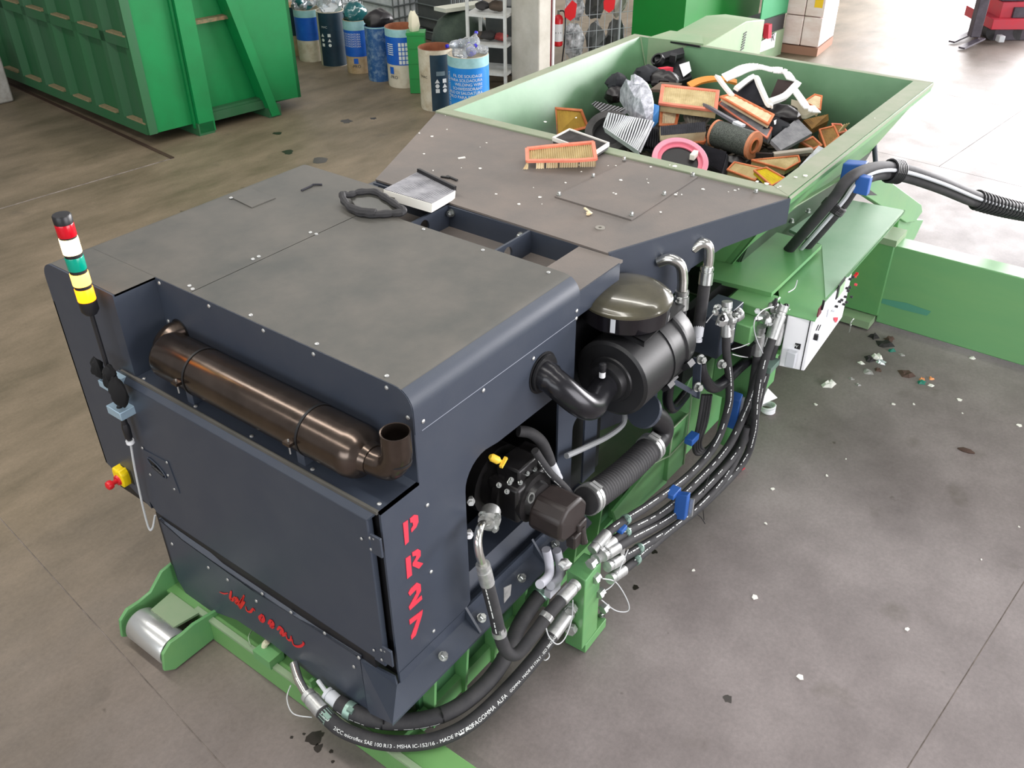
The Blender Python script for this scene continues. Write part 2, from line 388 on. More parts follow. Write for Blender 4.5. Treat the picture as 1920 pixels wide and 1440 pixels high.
MB().prism([dpt(ap + .12, .02, lz - .05), dpt(a1 - .2, .02, lz - .05), dpt(a1 - .2, .02, lz), dpt(ap + .12, .02, lz)], tuple(D2 * .13)).build('hook_bar', M_rust, binr)
MB().prism([dpt(.3 * WB, -.01, .13), dpt(.8 * WB, -.01, .13), dpt(.8 * WB, -.01, .25), dpt(.3 * WB, -.01, .25)], tuple(D2 * .05)).build('sill', M_bind, binr)
# ribbed side facing left
MB().prism([dpt(.05, 0, .16), dpt(.05, LB, .16), dpt(.05, LB, H_), dpt(.05, 0, H_)], tuple(D1 * .05)).build('side_panel', M_bind, binr)
zl = onv(250, 222, D0, D2).z; zm = onv(215, 62, D0, D2).z
for nm, z0_, z1_, ou in (('bottom_rail', .16, zl, -.05), ('middle_rail', zm - .13, zm, -.05), ('top_rail', H_ - .15, H_, -.06)):
    MB().prism([dpt(ou, .0, z0_), dpt(.05, .0, z0_), dpt(.05, .0, z1_), dpt(ou, .0, z1_)], tuple(D2 * LB)).build(nm, M_bind, binr)
MB().prism([dpt(-.03, -.03, .16), dpt(.09, -.03, .16), dpt(.09, .08, .16), dpt(-.03, .08, .16)], (0, 0, H_ - .16)).build('corner_post', M_bind, binr)
for k in range(7):
    y = .62 + .78 * k
    MB().prism([dpt(.06, y - .13, zl), dpt(-.05, y - .06, zl), dpt(-.05, y + .06, zl), dpt(.06, y + .13, zl)], (0, 0, H_ - zl)).build('rib', M_bind, binr)
    for z_ in (zl, zm):
        if k < 6: MB().prism([dpt(-.045, y - .60, z_), dpt(.045, y - .60, z_), dpt(.045, y - .12, z_), dpt(-.045, y - .12, z_)], (0, 0, .02)).build('dust_line', M_sand, binr)

# pale concrete block at the left edge
M_block = mat('white_limestone_block', (176, 174, 170), 0.9, col2=(150, 146, 138), scale=9, bump=.3, bscale=25)
bk = at(28, 190, 'z', 0)
bl = MB().prism([bk, bk - UU * .62, bk - UU * .62 + VV * .5, bk + VV * .5], (0, 0, .85))
tag(bl.build('concrete_block', M_block, bevel=.03), 'pale rough concrete block standing beside the green container at the left edge', 'block')

# steel edge strip in the floor along the container
es = MB().prism([uv(3.79, 9, .001), uv(3.85, 9, .001), uv(3.85, 20, .001), uv(3.79, 20, .001)], (0, 0, .006))
tag(es.build('trim_2', mat('rusty_edge_angle', (70, 54, 42), .7, .3)), kind='structure')

# ---------------------------------------------------------------- fibre drums
def text_cyl(body, parent, Cc, r, ang, z, size, m, name='lettering', vertical=False, align='CENTER'):
    me = text_mesh(body, size, 0.0, 0.0, align)
    for v in me.vertices:
        x, y = v.co.x, v.co.y
        if vertical: x, y = -v.co.y, v.co.x
        a = ang + x / r
        v.co = V(Cc) + V((math.cos(a) * (r + .004), math.sin(a) * (r + .004), z + y))
    me.materials.clear(); me.materials.append(m)
    o = bpy.data.objects.new(name, me); C.objects.link(o); attach(o, parent); return o
def band(parent, name, Cc, r, z0_, z1_, m, a0_=0, a1_=2 * PI, off=.0025):
    n = max(4, int(28 * (a1_ - a0_) / (2 * PI))); b = MB(); vs = []
    for i in range(n + 1):
        a = a0_ + (a1_ - a0_) * i / n
        for z_ in (z0_, z1_): vs.append(V(Cc) + V((math.cos(a) * (r + off), math.sin(a) * (r + off), z_)))
    b.add(vs, [(2 * i, 2 * i + 2, 2 * i + 3, 2 * i + 1) for i in range(n)])
    return b.build(name, m, parent)
M_card = mat('brown_fibre_board', (150, 92, 62), .85, col2=(128, 76, 52), scale=8)
M_dwhite = mat('dirty_white_drum', (214, 206, 188), .6, col2=(170, 150, 116), scale=5, lo=.45, hi=.8)
M_dblue = mat('blue_drum_label', (14, 84, 186), .5, col2=(26, 104, 200), scale=6)
M_dsky = mat('bright_blue_drum_label', (20, 128, 214), .45, col2=(70, 160, 224), scale=5, lo=.5, hi=.8)
M_dnavy = mat('navy_drum_label', (18, 44, 60), .5, col2=(28, 58, 74), scale=5)
M_dpale = mat('pale_aqua_drum_rim', (166, 210, 216), .5, col2=(140, 186, 190), scale=7)
M_dstain = mat('scuffed_blue_drum', (36, 84, 138), .6, col2=(136, 160, 180), scale=11, lo=.45, hi=.75)
M_dbeige = mat('beige_drum_base', (196, 172, 140), .7, col2=(170, 140, 100), scale=6)
M_pet = mat('clear_pet_plastic', (226, 232, 238), .08, trans=.75, spec=.6)
M_petg = mat('teal_bag_plastic', (36, 92, 96), .12, col2=(120, 160, 160), scale=14, lo=.55, hi=.75)
M_bag = mat('black_bag_plastic', (26, 22, 24), .4)
M_capblue = mat('blue_bottle_cap', (44, 36, 190), .4)
def drum(px, py, wpx, ytop, label, col, rim=None, open_=False):
    p = at(px, py, 'z', 0)
    ptop = onv(px, ytop, p, HR); h = ptop.z
    dep = (p - CAM).dot(FWD); r = wpx * (dep - .25) / FPX / 2
    cc = p + HF * r
    ca = math.atan2(-HF.y, -HF.x)
    t = thing('fibre_drum', label, 'drum', tuple(cc), 'fibre drums along the wall')
    b = MB(); b.lathe(cc, (0, 0, 1), [(0, r * .98), (.03, r), (h - .03, r), (h, r), (h, r * .94), (h * .5 if open_ else h - .1, r * .93), (h * .5 if open_ else h - .1, .001)], n=32)
    b.build('body', col, t)
    if rim: band(t, 'rim_band', cc, r, h - rim[0], h - .004, rim[1], off=.004)
    if open_:
        bi = MB(); n = 28; vs = []
        for k in range(n):
            a = 2 * PI * k / n
            for z_, q in ((h * .5, .925), (h + .004, .925), (h + .004, .99)): vs.append(cc + V((math.cos(a) * r * q, math.sin(a) * r * q, z_)))
        bi.add(vs, [(3 * k, 3 * ((k + 1) % n), 3 * ((k + 1) % n) + 1, 3 * k + 1) for k in range(n)] + [(3 * k + 1, 3 * ((k + 1) % n) + 1, 3 * ((k + 1) % n) + 2, 3 * k + 2) for k in range(n)])
        bi.build('lining', M_card, t)
    return t, cc, r, h, ca
def bottles(cc, r, h, n, seed, labels, m=M_pet, lay=.13):
    rd = random.Random(seed); out = []
    where = ['nearest the navy drum', 'at the near rim', 'at the left of the heap', 'at the back of the heap', 'at the right rim', 'on top of the heap', 'beside the white rack', 'in the middle', 'at the far left']
    for i in range(n):
        a = 2 * PI * i / n + rd.uniform(-.3, .3); q = r * rd.uniform(.25, .6)
        base = cc + V((math.cos(a) * q, math.sin(a) * q, h + rd.uniform(-.02, .1)))
        d = V((rd.uniform(-1, 1), rd.uniform(-1, 1), rd.uniform(-.1, .5))).normalized()
        d = (d - HF * .5).normalized()
        t = thing('plastic_bottle', labels + ', ' + where[i % 9], 'bottle', tuple(base), 'plastic bottles in the drums')
        base = base + V((0, 0, .04)); b = MB(); b.lathe(base - d * .15, d, [(0, .04), (.015, .06), (.1, .06), (.115, .054), (.13, .06), (.22, .058), (.27, .022), (.29, .02)], n=14)
        b.build('bottle_body', m, t)
        MB().cyl(base + d * .138, base + d * .17, .026, n=12).build('bottle_cap', M_capblue, t)
    return out
t, cc, r, h, ca = drum(557, 105, 52, 14, 'navy and white drum half hidden behind the green container', M_dbeige)
lb = band(t, 'label_band', cc, r, h * .42, h, M_dnavy)
t, cc, r, h, ca = drum(582, 117, 50, 20, 'drum with plain blue label over a white base, leftmost full drum', M_dwhite, (.12, M_dpale))
lb = band(t, 'label_band', cc, r, h * .42, h - .12, M_dblue)
rd = random.Random(3)
for i in range(6):
    p = cc + V((rd.uniform(-.6, .6) * r, rd.uniform(-.6, .6) * r, h + .02 + rd.uniform(0, .1)))
    b = MB().blob(p, .10, .09, .09, i, .3); tag(b.build('crumpled_bottle', M_petg if i % 2 else M_pet), '%s crumpled plastic bottle on the plain blue drum, %s' % ('teal' if i % 2 else 'clear', ['leftmost', 'front', 'behind the front one', 'rearmost', 'in the middle', 'right edge'][i]), 'bottle', 'crushed bottles on the plain blue drum')
t, cc, r, h, ca = drum(625, 126, 52, 24, 'navy drum with a white stripe beside the plain blue drum', M_dwhite)
lb = band(t, 'label_band', cc, r, .01, h - .01, M_dnavy, ca - .85, ca + 1.9)
text_cyl('MAC', lb, cc, r, ca - .35, h * .72, .05, M_grayw)
for i, (dx, dz) in enumerate([(-.06, .5), (.06, .5), (-.06, .41), (.06, .41), (-.06, .32), (.06, .32)]):
    text_cyl('▲' if i % 3 == 0 else ('■' if i % 3 == 1 else '●'), lb, cc, r, ca - .3 + dx / r, h * (dz + .06), .07, M_whitetxt, 'pictogram')
b = MB().blob(cc + V((0, 0, h + .08)), r * .8, r * .8, .2, 4, .25, 18, 10); tag(b.build('plastic_bag', M_pet), 'clear crumpled plastic bag filling the navy striped drum', 'bag')
t, cc, r, h, ca = drum(672, 139, 47, 40, 'drum with blue text label and beige base between navy and scuffed drums', M_dbeige, (.15, M_dpale))
lb = band(t, 'label_band', cc, r, h * .33, h - .15, M_dblue)
for i in range(6): text_cyl('FILO DI SALDATURA', lb, cc, r, ca - .45, h * (.74 - .045 * i), .04, M_whitetxt)
text_cyl('-PRO', lb, cc, r, ca - .1, h * .12, .07, M_dnavy)
band(lb, 'logo_square', cc, r, h * .2, h * .3, M_dblue, ca - .25, ca + .1, .005)
b = MB().blob(cc + V((0, 0, h + .07)), r * 1.0, r * .9, .19, 14, .2, 18, 10); tag(b.build('plastic_bag', M_petg), 'shiny teal plastic bag bulging from the blue text drum', 'bag')
t, cc, r, h, ca = drum(712, 154, 47, 52, 'scuffed all blue drum with a black bag on top', M_dstain, (.02, M_dpale))
b = MB().blob(cc + V((.1, .05, h + .05)), r * 1.25, r * 1.0, .17, 8, .2, 18, 10); tag(b.build('rubbish_bag', M_bag), 'black rubbish bag lying on the scuffed blue drum', 'bag')
t, cc, r, h, ca = drum(757, 166, 63, 56, 'open drum with white grid print on blue label beside the green crate', M_dwhite, (.12, M_dpale), True)
lb = band(t, 'label_band', cc, r, h * .4, h - .12, M_dblue)
for i in range(4):
    for j in range(5):
        band(lb, 'grid_square', cc, r, h * (.42 + .075 * j), h * (.48 + .075 * j), M_whitetxt, ca - .15 + .2 * i, ca + .0 + .2 * i, .005)
for i in range(6): band(lb, 'print_line', cc, r, h * (.74 - .035 * i), h * (.755 - .035 * i), M_whitetxt, ca - .95, ca - .5, .005)
text_cyl('-PRO', lb, cc, r, ca - .6, h * .16, .07, M_dnavy)
band(lb, 'logo_square', cc, r, h * .24, h * .36, M_dblue, ca - .85, ca - .55, .005)
# green crate board with a white sack
M_crate = mat('bright_green_crate', (20, 136, 62), .5, col2=(40, 128, 60), scale=8)
gp = at(785, 178, 'z', 0); gh = onv(776, 66, gp, HR).z
gt = thing('tall_green_crate', 'narrow bright green crate squeezed between the two open drums', 'crate', tuple(gp))
b = MB(); 
for k in range(4): b.obox(gp + HF * .18 + V((0, 0, gh * (k + .5) / 4)), HR * .135, HF * .12, V((0, 0, gh / 8 - .008)))
b.obox(gp + HF * .18 + V((0, 0, gh / 2)), HR * .13, HF * .115, V((0, 0, gh / 2 - .02)))
b.build('body', M_crate, gt)
MB().obox(gp + HF * .18 + V((0, 0, gh)), HR * .145, HF * .13, V((0, 0, .02))).build('rim', M_crate, gt)
sk = MB().blob(gp + HF * .18 - HR * .03 + V((0, 0, gh + .14)), .075, .09, .17, 3, .4, 9, 7); tag(sk.build('paper_sack', mat('cream_paper', (222, 216, 192), .8)), 'crumpled cream paper sack on the green crate', 'sack')
t, cc, r, h, ca = drum(820, 210, 66, 96, 'open drum half white half navy standing nearest in the row', M_dwhite, None, True)
lb = band(t, 'label_band', cc, r, .01, h - .06, M_dnavy, ca - .28, ca + 2.2)
for i, (dx, dz) in enumerate([(-.055, .48), (.055, .48), (-.055, .4), (.055, .4), (-.055, .32), (.055, .32)]):
    text_cyl('▲' if i % 3 == 0 else ('■' if i % 3 == 1 else '●'), lb, cc, r, ca + .30 + dx / r, h * dz, .08, M_whitetxt, 'pictogram')
text_cyl('TMAC', lb, cc, r, ca - .75, h * .55, .05, M_blacktxt)
band(lb, 'faded_print', cc, r, h * .6, h * .67, mat('faded_print', (110, 128, 134), .6), ca + .05, ca + .55, .005)
t, cc, r, h, ca = drum(880, 236, 77, 110, 'drum with bright blue welding wire label full of clear bottles', M_dwhite, (.14, M_dpale))
lb = band(t, 'label_band', cc, r, .12, h - .14, M_dsky)
for i, s_ in enumerate(['FIL DE SOUDAGE', 'FIO PARA SOLDADURA', 'WELDING WIRE', 'SCHWEISSDRAHT', 'FILO DI SALDATURA', 'HILO PARA SOLDAR']):
    text_cyl(s_, lb, cc, r, ca + .75, h * (.72 - .062 * i), .058, M_whitetxt, align='RIGHT')
text_cyl('FILO DI SALDATURA', lb, cc, r, ca - 1.05, h * .2, .06, M_whitetxt, vertical=True, align='LEFT')
bottles(cc, r, h, 9, 5, 'clear blue capped bottle in the bright blue drum')

# ---------------------------------------------------------------- tanks, tarp and shelf behind the drums
M_cage = mat('galvanised_cage', (128, 134, 134), .45, .7)
M_tank = mat('translucent_white_tank', (232, 236, 236), .5, col2=(176, 182, 184), scale=3)
M_tankd = mat('dark_grey_tank', (72, 76, 76), .6, col2=(86, 88, 86), scale=4)
def tank(px0, py0, dist, wx, hz, label, m):
    P = at(px0, py0, 'z', 0); P = V((CAM.x, CAM.y, 0)) + (V((P.x, P.y, 0)) - V((CAM.x, CAM.y, 0))).normalized() * dist
    t = thing('tank_container', label, 'tank', tuple(P), 'caged tank containers behind the drums')
    dx = UU; dy = VV
    MB().obox(P + dx * wx / 2 + dy * .5 + V((0, 0, .16 + hz / 2)), dx * (wx / 2 - .03), dy * .47, V((0, 0, hz / 2 - .02))).build('tank_body', m, t, bevel=.05)
    MB().obox(P + dx * wx / 2 + dy * .5 + V((0, 0, .08)), dx * wx / 2, dy * .5, V((0, 0, .06))).build('pallet_base', M_tankd, t)
    for k in range(9):
        a = P + dx * (wx * k / 8) - dy * .0
        MB().cyl(a + V((0, 0, .14)), a + V((0, 0, .18 + hz)), .014, n=8).build('cage_bar', M_cage, t)
    for k in range(5):
        z = .16 + hz * k / 4
        MB().cyl(P + V((0, 0, z)), P + dx * wx + V((0, 0, z)), .016, n=8).build('cage_bar', M_cage, t)
        MB().cyl(P + V((0, 0, z)), P + dy * 1 + V((0, 0, z)), .016, n=8).build('cage_bar', M_cage, t)
    return t, P
tank(740, 60, 18.2, 1.15, .86, 'white caged tank container behind the scuffed blue drum', M_tank)
tank(848, 60, 17.6, .8, .95, 'dark grey caged tank container behind the open drum', M_tankd)
tank(620, 40, 19.4, 1.3, 1.0, 'white caged tank container behind the teal bag drum', M_tank)
M_tarp = mat('dark_green_tarpaulin', (44, 58, 48), .7, col2=(62, 76, 62), scale=7, bump=.3, bscale=12)
tp = at(862, 150, 'z', 0) + HF * .75
b = MB().blob(tp + V((0, 0, .47)), .62, .42, .46, 21, .10, 22, 12); tag(b.build('tarpaulin_bundle', M_tarp), 'dark green tarpaulin bundle behind the bright blue drum', 'tarpaulin')
b = MB().obox(tp + V((.05, .0, .985)), UU * .4 - VV * .1, VV * .14, V((0, 0, .03)))
tag(b.build('pale_board', mat('pale_board', (206, 206, 190), .7)), 'pale flat board lying on the dark green tarpaulin', 'board')
# steel shelf rack
M_shelf = mat('white_shelf_steel', (206, 208, 206), .45, col2=(186, 186, 180), scale=7)
rp = at(948, 176, 'z', 0) + HF * .15
rk = thing('shelf_rack', 'white steel shelf rack with open shelves beside the concrete column', 'shelf', tuple(rp))
rdx = (HR * -1.0 + HF * .35).normalized(); rdy = V((-rdx.y, rdx.x, 0)); rdy = rdy if rdy.dot(HF) > 0 else -rdy
for a in (0, .62):
    for b_ in (0, .55):
        q = rp + rdx * a + rdy * b_
        MB().obox(q + V((0, 0, 1.1)), rdx * .022, rdy * .022, V((0, 0, 1.1))).build('post', M_shelf, rk)
for z in (.25, .68, 1.12, 1.55, 2.0):
    MB().obox(rp + rdx * .31 + rdy * .27 + V((0, 0, z)), rdx * .33, rdy * .29, V((0, 0, .02))).build('shelf_board', M_shelf, rk)
rd = random.Random(11)
cols = [mat('rag_red', (150, 58, 56), .8), mat('rag_brown', (84, 72, 62), .9), mat('rag_dark', (52, 50, 50), .9), mat('rag_cream', (196, 184, 140), .8)]
lab = {0: 'red', 1: 'brown', 2: 'dark grey', 3: 'cream'}
for (z, a, k, s_) in [(.72, .15, 0, .1), (.72, .35, 2, .12), (.72, .5, 1, .1), (1.16, .2, 1, .13), (1.16, .45, 2, .11), (1.59, .2, 3, .1), (1.59, .42, 1, .12)]:
    pos = {.72: 'third shelf', 1.16: 'second shelf', 1.59: 'top visible shelf'}[z]
    b = MB().blob(rp + rdx * a + rdy * .22 + V((0, 0, z + s_ * .55)), s_ * 1.1, s_ * 1.1, s_ * .6, int(a * 100), .2)
    tag(b.build('bundle', cols[k]), f'{lab[k]} cloth bundle on the {pos} of the white rack', 'bundle', 'bundles on the white rack')
# back of the rack zone is crowded with dark crates
b = MB().obox(rp + rdx * .25 + rdy * 1.15 + V((0, 0, .55)), rdx * .4, rdy * .3, V((0, 0, .55)))
tag(b.build('storage_crate', M_tankd, bevel=.02), 'dark storage crate standing behind the white shelf rack', 'crate')

# ---------------------------------------------------------------- fire extinguisher and poles by the column
ep = at(1046, 128, 'z', 0) + HF * .1
e0 = onv(1046, 86, ep, HR); e1 = onv(1048, 27, ep, HR)
ex = thing('fire_extinguisher', 'red fire extinguisher with white label hanging beside the column', 'extinguisher', tuple(e0))
hh = e1.z - e0.z; ec = V((e0.x, e0.y, e0.z)); er = .08
MB().lathe(ec, (0, 0, 1), [(0, er * .8), (.02, er), (hh * .86, er), (hh * .95, er * .75), (hh, er * .3)], n=24).build('cylinder', M_redp, ex)
band(ex, 'label_band', ec, er, hh * .17, hh * .72, M_white)
text_cyl('▪ ◦ ▪', ex, ec, er, math.atan2(-HF.y, -HF.x), hh * .42, .05, M_blacktxt, 'pictogram')
MB().cyl(ec + V((0, 0, hh)), ec + V((0, 0, hh + .07)), .02, n=10).build('valve', M_steel, ex)
MB().tube(smooth([ec + V((0, 0, hh + .05)), ec + HR * .1 + V((0, 0, hh + .03)), ec + HR * .12 + V((0, 0, hh * .5)), ec + HR * .1 + V((0, 0, -.05)), ec + HR * .07 + V((0, 0, -.35))]), .012, 8).build('hose', M_black, ex)
MB().obox(ec + HF * .1 + V((0, 0, hh * .5)), HR * .03, HF * .02, V((0, 0, hh * .45))).build('bracket', M_black, ex)
for i, (x0, x1, m_, l) in enumerate([(1029, 1024, M_white, 'white'), (1036, 1031, mat('maroon_pole', (120, 40, 48), .5), 'dark red'), (1041, 1036, M_white, 'second white')]):
    p = at(x1, 170, 'z', 0) + HF * .12
    tag(MB().cyl(p, p + V((0, 0, 2.6)) , .022, n=10).build('pole', m_), f'{l} slim pole leaning beside the fire extinguisher', 'pole', 'poles beside the extinguisher')
    q = p
M_wired = mat('wire_mesh', (178, 184, 188), .4, .6)
wp = at(1062, 150, 'z', 0) + HF * .5
cg = thing('mesh_cage', 'galvanised wire mesh cage behind the hopper corner', 'cage', tuple(wp))
wd = (HR * .94 + HF * .34).normalized()
for i in range(10):
    r_ = .022 if i in (7,) else .006
    a = wp + wd * (.14 * i); MB().cyl(a, a + V((0, 0, 2.4)), r_, n=6).build('mesh_wire', M_wired, cg)
for k in range(10):
    z = .1 + .26 * k; MB().cyl(wp + V((0, 0, z)), wp + wd * 1.28 + V((0, 0, z)), .006, n=6).build('mesh_wire', M_wired, cg)
rd = random.Random(2)
M_film = mat('crumpled_film', (214, 216, 220), .25, col2=(120, 124, 126), scale=9, lo=.4, hi=.6)
for i, (a, z, m_, l, s_) in enumerate([(.18, .36, M_film, 'shiny crumpled film', .17), (.58, .36, M_tankd, 'dark folded sheet', .17), (.98, .36, M_tankd, 'dark stacked sheet', .17), (.18, 1.0, M_film, 'bright crumpled film', .17), (.58, 1.0, M_tankd, 'black upright sheet', .17), (.98, 1.0, M_conc, 'pale grey carton', .17), (.3, 1.62, M_film, 'white foil heap', .16), (.8, 1.62, M_tankd, 'topmost dark sheet', .16)]):
    b = MB().blob(wp + wd * a + HF * .5 + V((0, 0, z)), s_, s_, s_ * 1.7, i + 50, .38, 9, 7)
    tag(b.build('scrap_bundle', m_, smooth_=False), f'{l} bundle inside the mesh cage', 'bundle', 'bundles in the mesh cage')
for px_, py_, l in ((1070, 20, 'left'), (1143, 5, 'right')):
    p0 = onv(px_, py_, wp - HF * .07, wd)
    b = MB().prism([p0 + HR * -.1 + V((0, 0, .02)), p0 + HR * .02 + V((0, 0, .16)), p0 + HR * .1 + V((0, 0, .1)), p0 + HR * .08 + V((0, 0, -.1)), p0 + V((0, 0, -.16)), p0 + HR * -.09 + V((0, 0, -.1))], tuple(HF * .02))
    tag(b.build('red_tag', M_redp), f'red hanging cloth on the mesh cage, {l} of the two', 'cloth')

# ---------------------------------------------------------------- green containers, cartons and truck behind the hopper
M_kelly = mat('kelly_green_steel', (8, 128, 44), .45, col2=(12, 118, 40), scale=1.5)
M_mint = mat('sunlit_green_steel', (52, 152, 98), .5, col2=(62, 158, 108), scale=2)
def boxpx(name, label, cat, xl, xm, xr, ybase, zb, dirL, dirR, depth, h, mL, mR, group=None):
    # three vertical edges given by pixels, standing on z = zb
    P = onv(xm, ybase, CAM + HF * depth, HR)
    P = V((P.x, P.y, zb)); L_ = onv(xl, ybase, P, dirL); R2 = onv(xr, ybase, P, dirR)
    L_ = V((L_.x, L_.y, zb)); R2 = V((R2.x, R2.y, zb)); B_ = L_ + R2 - P
    t = thing(name, label, cat, tuple(P), group)
    return t, P, L_, R2, B_, h
t, P, L_, R2, B_, h = boxpx('steel_container', 'tall green steel container behind the hopper corner', 'container', 1184, 1281, 1417, 62, 0.0, VV, UU, 15.5, 3.0, M_kelly, M_mint)
b = MB().prism([P, R2, B_, L_], (0, 0, 2.9)); b.build('body', M_kelly, t)
MB().prism([P + (L_ - P) * .03, L_ - (L_ - P) * .03, L_ - (L_ - P) * .03 + V((0, 0, .1)), P + (L_ - P) * .03 + V((0, 0, .1))], tuple(-UU * .02)).build('base_rail', M_bind, t)
t, P, L_, R2, B_, h = boxpx('steel_container', 'green steel container beside the stacked cartons', 'container', 1424, 1426, 1473, 40, 0.0, VV, UU, 16.2, 3.0, M_kelly, M_mint)
z0_ = onv(1440, 36, P, UU).z
b = MB().prism([P + V((0, 0, z0_)), R2 + V((0, 0, z0_)), B_ + V((0, 0, z0_)), L_ + V((0, 0, z0_))], (0, 0, 1.6)); b.build('body', M_mint, t)
b = MB().prism([P, R2, B_, L_], (0, 0, z0_ - .25)); b.build('lower_body', M_greend, t)
MB().prism([P + UU * .05 + V((0, 0, z0_ - .26)), R2 - UU * .05 + V((0, 0, z0_ - .26)), R2 - UU * .05 + V((0, 0, z0_ + .02)), P + UU * .05 + V((0, 0, z0_ + .02))], tuple(VV * .3)).build('dark_gap', M_black, t)
sp = [onv(x, y, P - VV * .02, UU) for x, y in ((1426, 78), (1455, 60), (1451, 88), (1424, 98))]
MB().prism(sp, tuple(-VV * .01)).build('sign_plate', M_white, t)
text_on('R', 'lettering', onv(1445, 78, P - VV * .045, UU), UU, (0, 0, 1), .2, M_blacktxt, t)
hp = onv(1439, 58, P - VV * .05, UU)
MB().obox(hp, UU * .055, VV * .05, V((-.03, 0, .12))).build('red_handle', M_red, t)
# cartons
M_carton = mat('wrapped_carton', (222, 202, 194), .4, col2=(238, 226, 222), scale=3, lo=.4, hi=.7, stretch=(1, 1, 3), coat=.3)
M_cartond = mat('brown_carton', (150, 112, 92), .8)
P = at(1537, 112, 'z', 0) + HF * .2
gb = 'film wrapped carton stack by the green containers'
el = onv(1468, 60, P, UU * -.2 + VV * .98); wl = (V((el.x, el.y, 0)) - P).length
dL = (VV * .98 - UU * .2).normalized(); dR = (UU * .98 + VV * .2).normalized()
pos = ['bottom', 'second', 'third', 'top']
for k in range(4):
    for j in range(2):
        c = P + dL * (wl * (j + .5) / 2) + dR * .5 + V((0, 0, .15 + .5 * k + .25))
        b = MB().obox(c, dL * (wl / 4 - .006), dR * .5, V((0, 0, .243)))
        o = tag(b.build('carton', M_carton, bevel=.012), f'film wrapped carton in the {pos[k]} layer, {"near the white floor" if j == 0 else "beside the green container"}', 'carton', gb)
        if k == 1 and j == 0:
            q = c - dR * .503
            MB().obox(q - dL * .05, dL * .07, dR * .002, V((0, 0, .09))).build('yellow_label', mat('yellow_label', (240, 196, 40), .5), o)
tag(MB().obox(P + dL * wl / 2 + dR * .5 + V((0, 0, .07)), dL * wl / 2, dR * .5, V((0, 0, .07))).build('pallet', M_cartond), 'wooden pallet under the wrapped carton stack', 'pallet')
# red lift truck, far right corner
M_tred = mat('faded_truck_red', (196, 44, 62), .5, col2=(176, 60, 74), scale=4)
M_tdark = mat('truck_dark_steel', (62, 56, 66), .55, col2=(84, 78, 88), scale=6)
tp = at(1846, 84, 'z', 0)
tk = thing('lift_truck', 'red lift truck with dark mast at the far right corner', 'truck', tuple(tp))
td = HR; tf = HF
def tb(px0, px1, py0, py1, back, dep, m, nm, bev=.01):
    a = onv(px0, py1, tp + tf * back, td); b_ = onv(px1, py0, tp + tf * back, td)
    z0 = min(a.z, b_.z); z1 = max(a.z, b_.z); x0 = V((a.x, a.y, 0)); x1 = V((b_.x, b_.y, 0))
    MB().prism([x0 + V((0, 0, z0)), x1 + V((0, 0, z0)), x1 + V((0, 0, z1)), x0 + V((0, 0, z1))], tuple(tf * dep)).build(nm, m, tk, bevel=bev)
tb(1838, 1862, -90, 70, .0, .16, M_tdark, 'mast')
tb(1872, 1960, 4, 38, .25, 1.0, M_tred, 'body'); tb(1858, 1960, 36, 56, .1, 1.2, M_tred, 'bumper'); tb(1877, 1960, -60, 2, .3, .8, M_tdark, 'hood')
tb(1898, 1960, 14, 34, .2, .1, M_tdark, 'grille'); tb(1857, 1950, 52, 76, .3, .9, M_tdark, 'chassis')
for px_ in (1862, 1912):
    a = onv(px_, 74, tp + tf * .3, td); rr = .17
    MB().cyl(V((a.x, a.y, rr)) - tf * .0, V((a.x, a.y, rr)) + tf * .2, rr, n=20).build('wheel', M_rubber, tk)
tb(1872, 1886, 68, 80, .0, .15, M_grayw, 'bracket')
for s_ in (0, .45):
    p0 = at(1842, 72, 'z', .1) + tf * s_; p1 = at(1803, 90, 'z', .04) + tf * s_
    MB().rod(p0, p1, .12, .03).build('fork', M_tdark, tk)
# ================================================================ the baling press
press = thing('baling_press', 'dark grey and green mobile baling press with open hopper filling the middle of the hall', 'press', (0, 0, 0))
Z1, Z2, ZH, ZD = 1.726, 2.2, 2.134, 2.124
XR, YL, YS, XB, XB2, W_ = 0.242, 1.719, 1.44, 1.485, 1.754, 2.365
def arc(cx, cy, r, a0, a1, n=8):
    return [(cx + r * math.cos(math.radians(a0 + (a1 - a0) * i / n)), cy + r * math.sin(math.radians(a0 + (a1 - a0) * i / n))) for i in range(n + 1)]
def extrude_yz(prof, x0, x1):
    return MB().prism([(x0, y, z) for y, z in prof], (x1 - x0, 0, 0))
# --- right hood panel with the rounded long edge
rr = .10; t_ = .012
prof = [(YS - .003, Z2), (rr, Z2)] + arc(rr, Z2 - rr, rr, 90, 180)[1:] + [(0, 1.985)]
inner = [(t_, 1.985)] + [(y, z) for y, z in reversed(arc(rr, Z2 - rr, rr - t_, 90, 180))] + [(YS - .003, Z2 - t_)]
M_hood = M_palechar
hood = extrude_yz(prof + inner, XR, XB).build('hood_panel', M_hood, press, ang=30)
# darker charcoal on the long edge and vertical side of the same hood
prof2 = [(rr * .65, Z2 + .0015 - .006)] 
edge = extrude_yz([(y - .002 * math.cos(math.radians(a)) * -0, z) for (y, z), a in zip([(rr - (rr + .002) * math.sin(math.radians(k)), Z2 - rr + (rr + .002) * math.cos(math.radians(k))) for k in range(25, 91, 8)], range(9))] + [(-.002, 1.985), (.004, 1.985)] + [(rr - (rr - .006) * math.sin(math.radians(k)), Z2 - rr + (rr - .006) * math.cos(math.radians(k))) for k in range(90, 24, -8)], XR, XB)
edge.build('hood_edge', M_dark, press, ang=30)
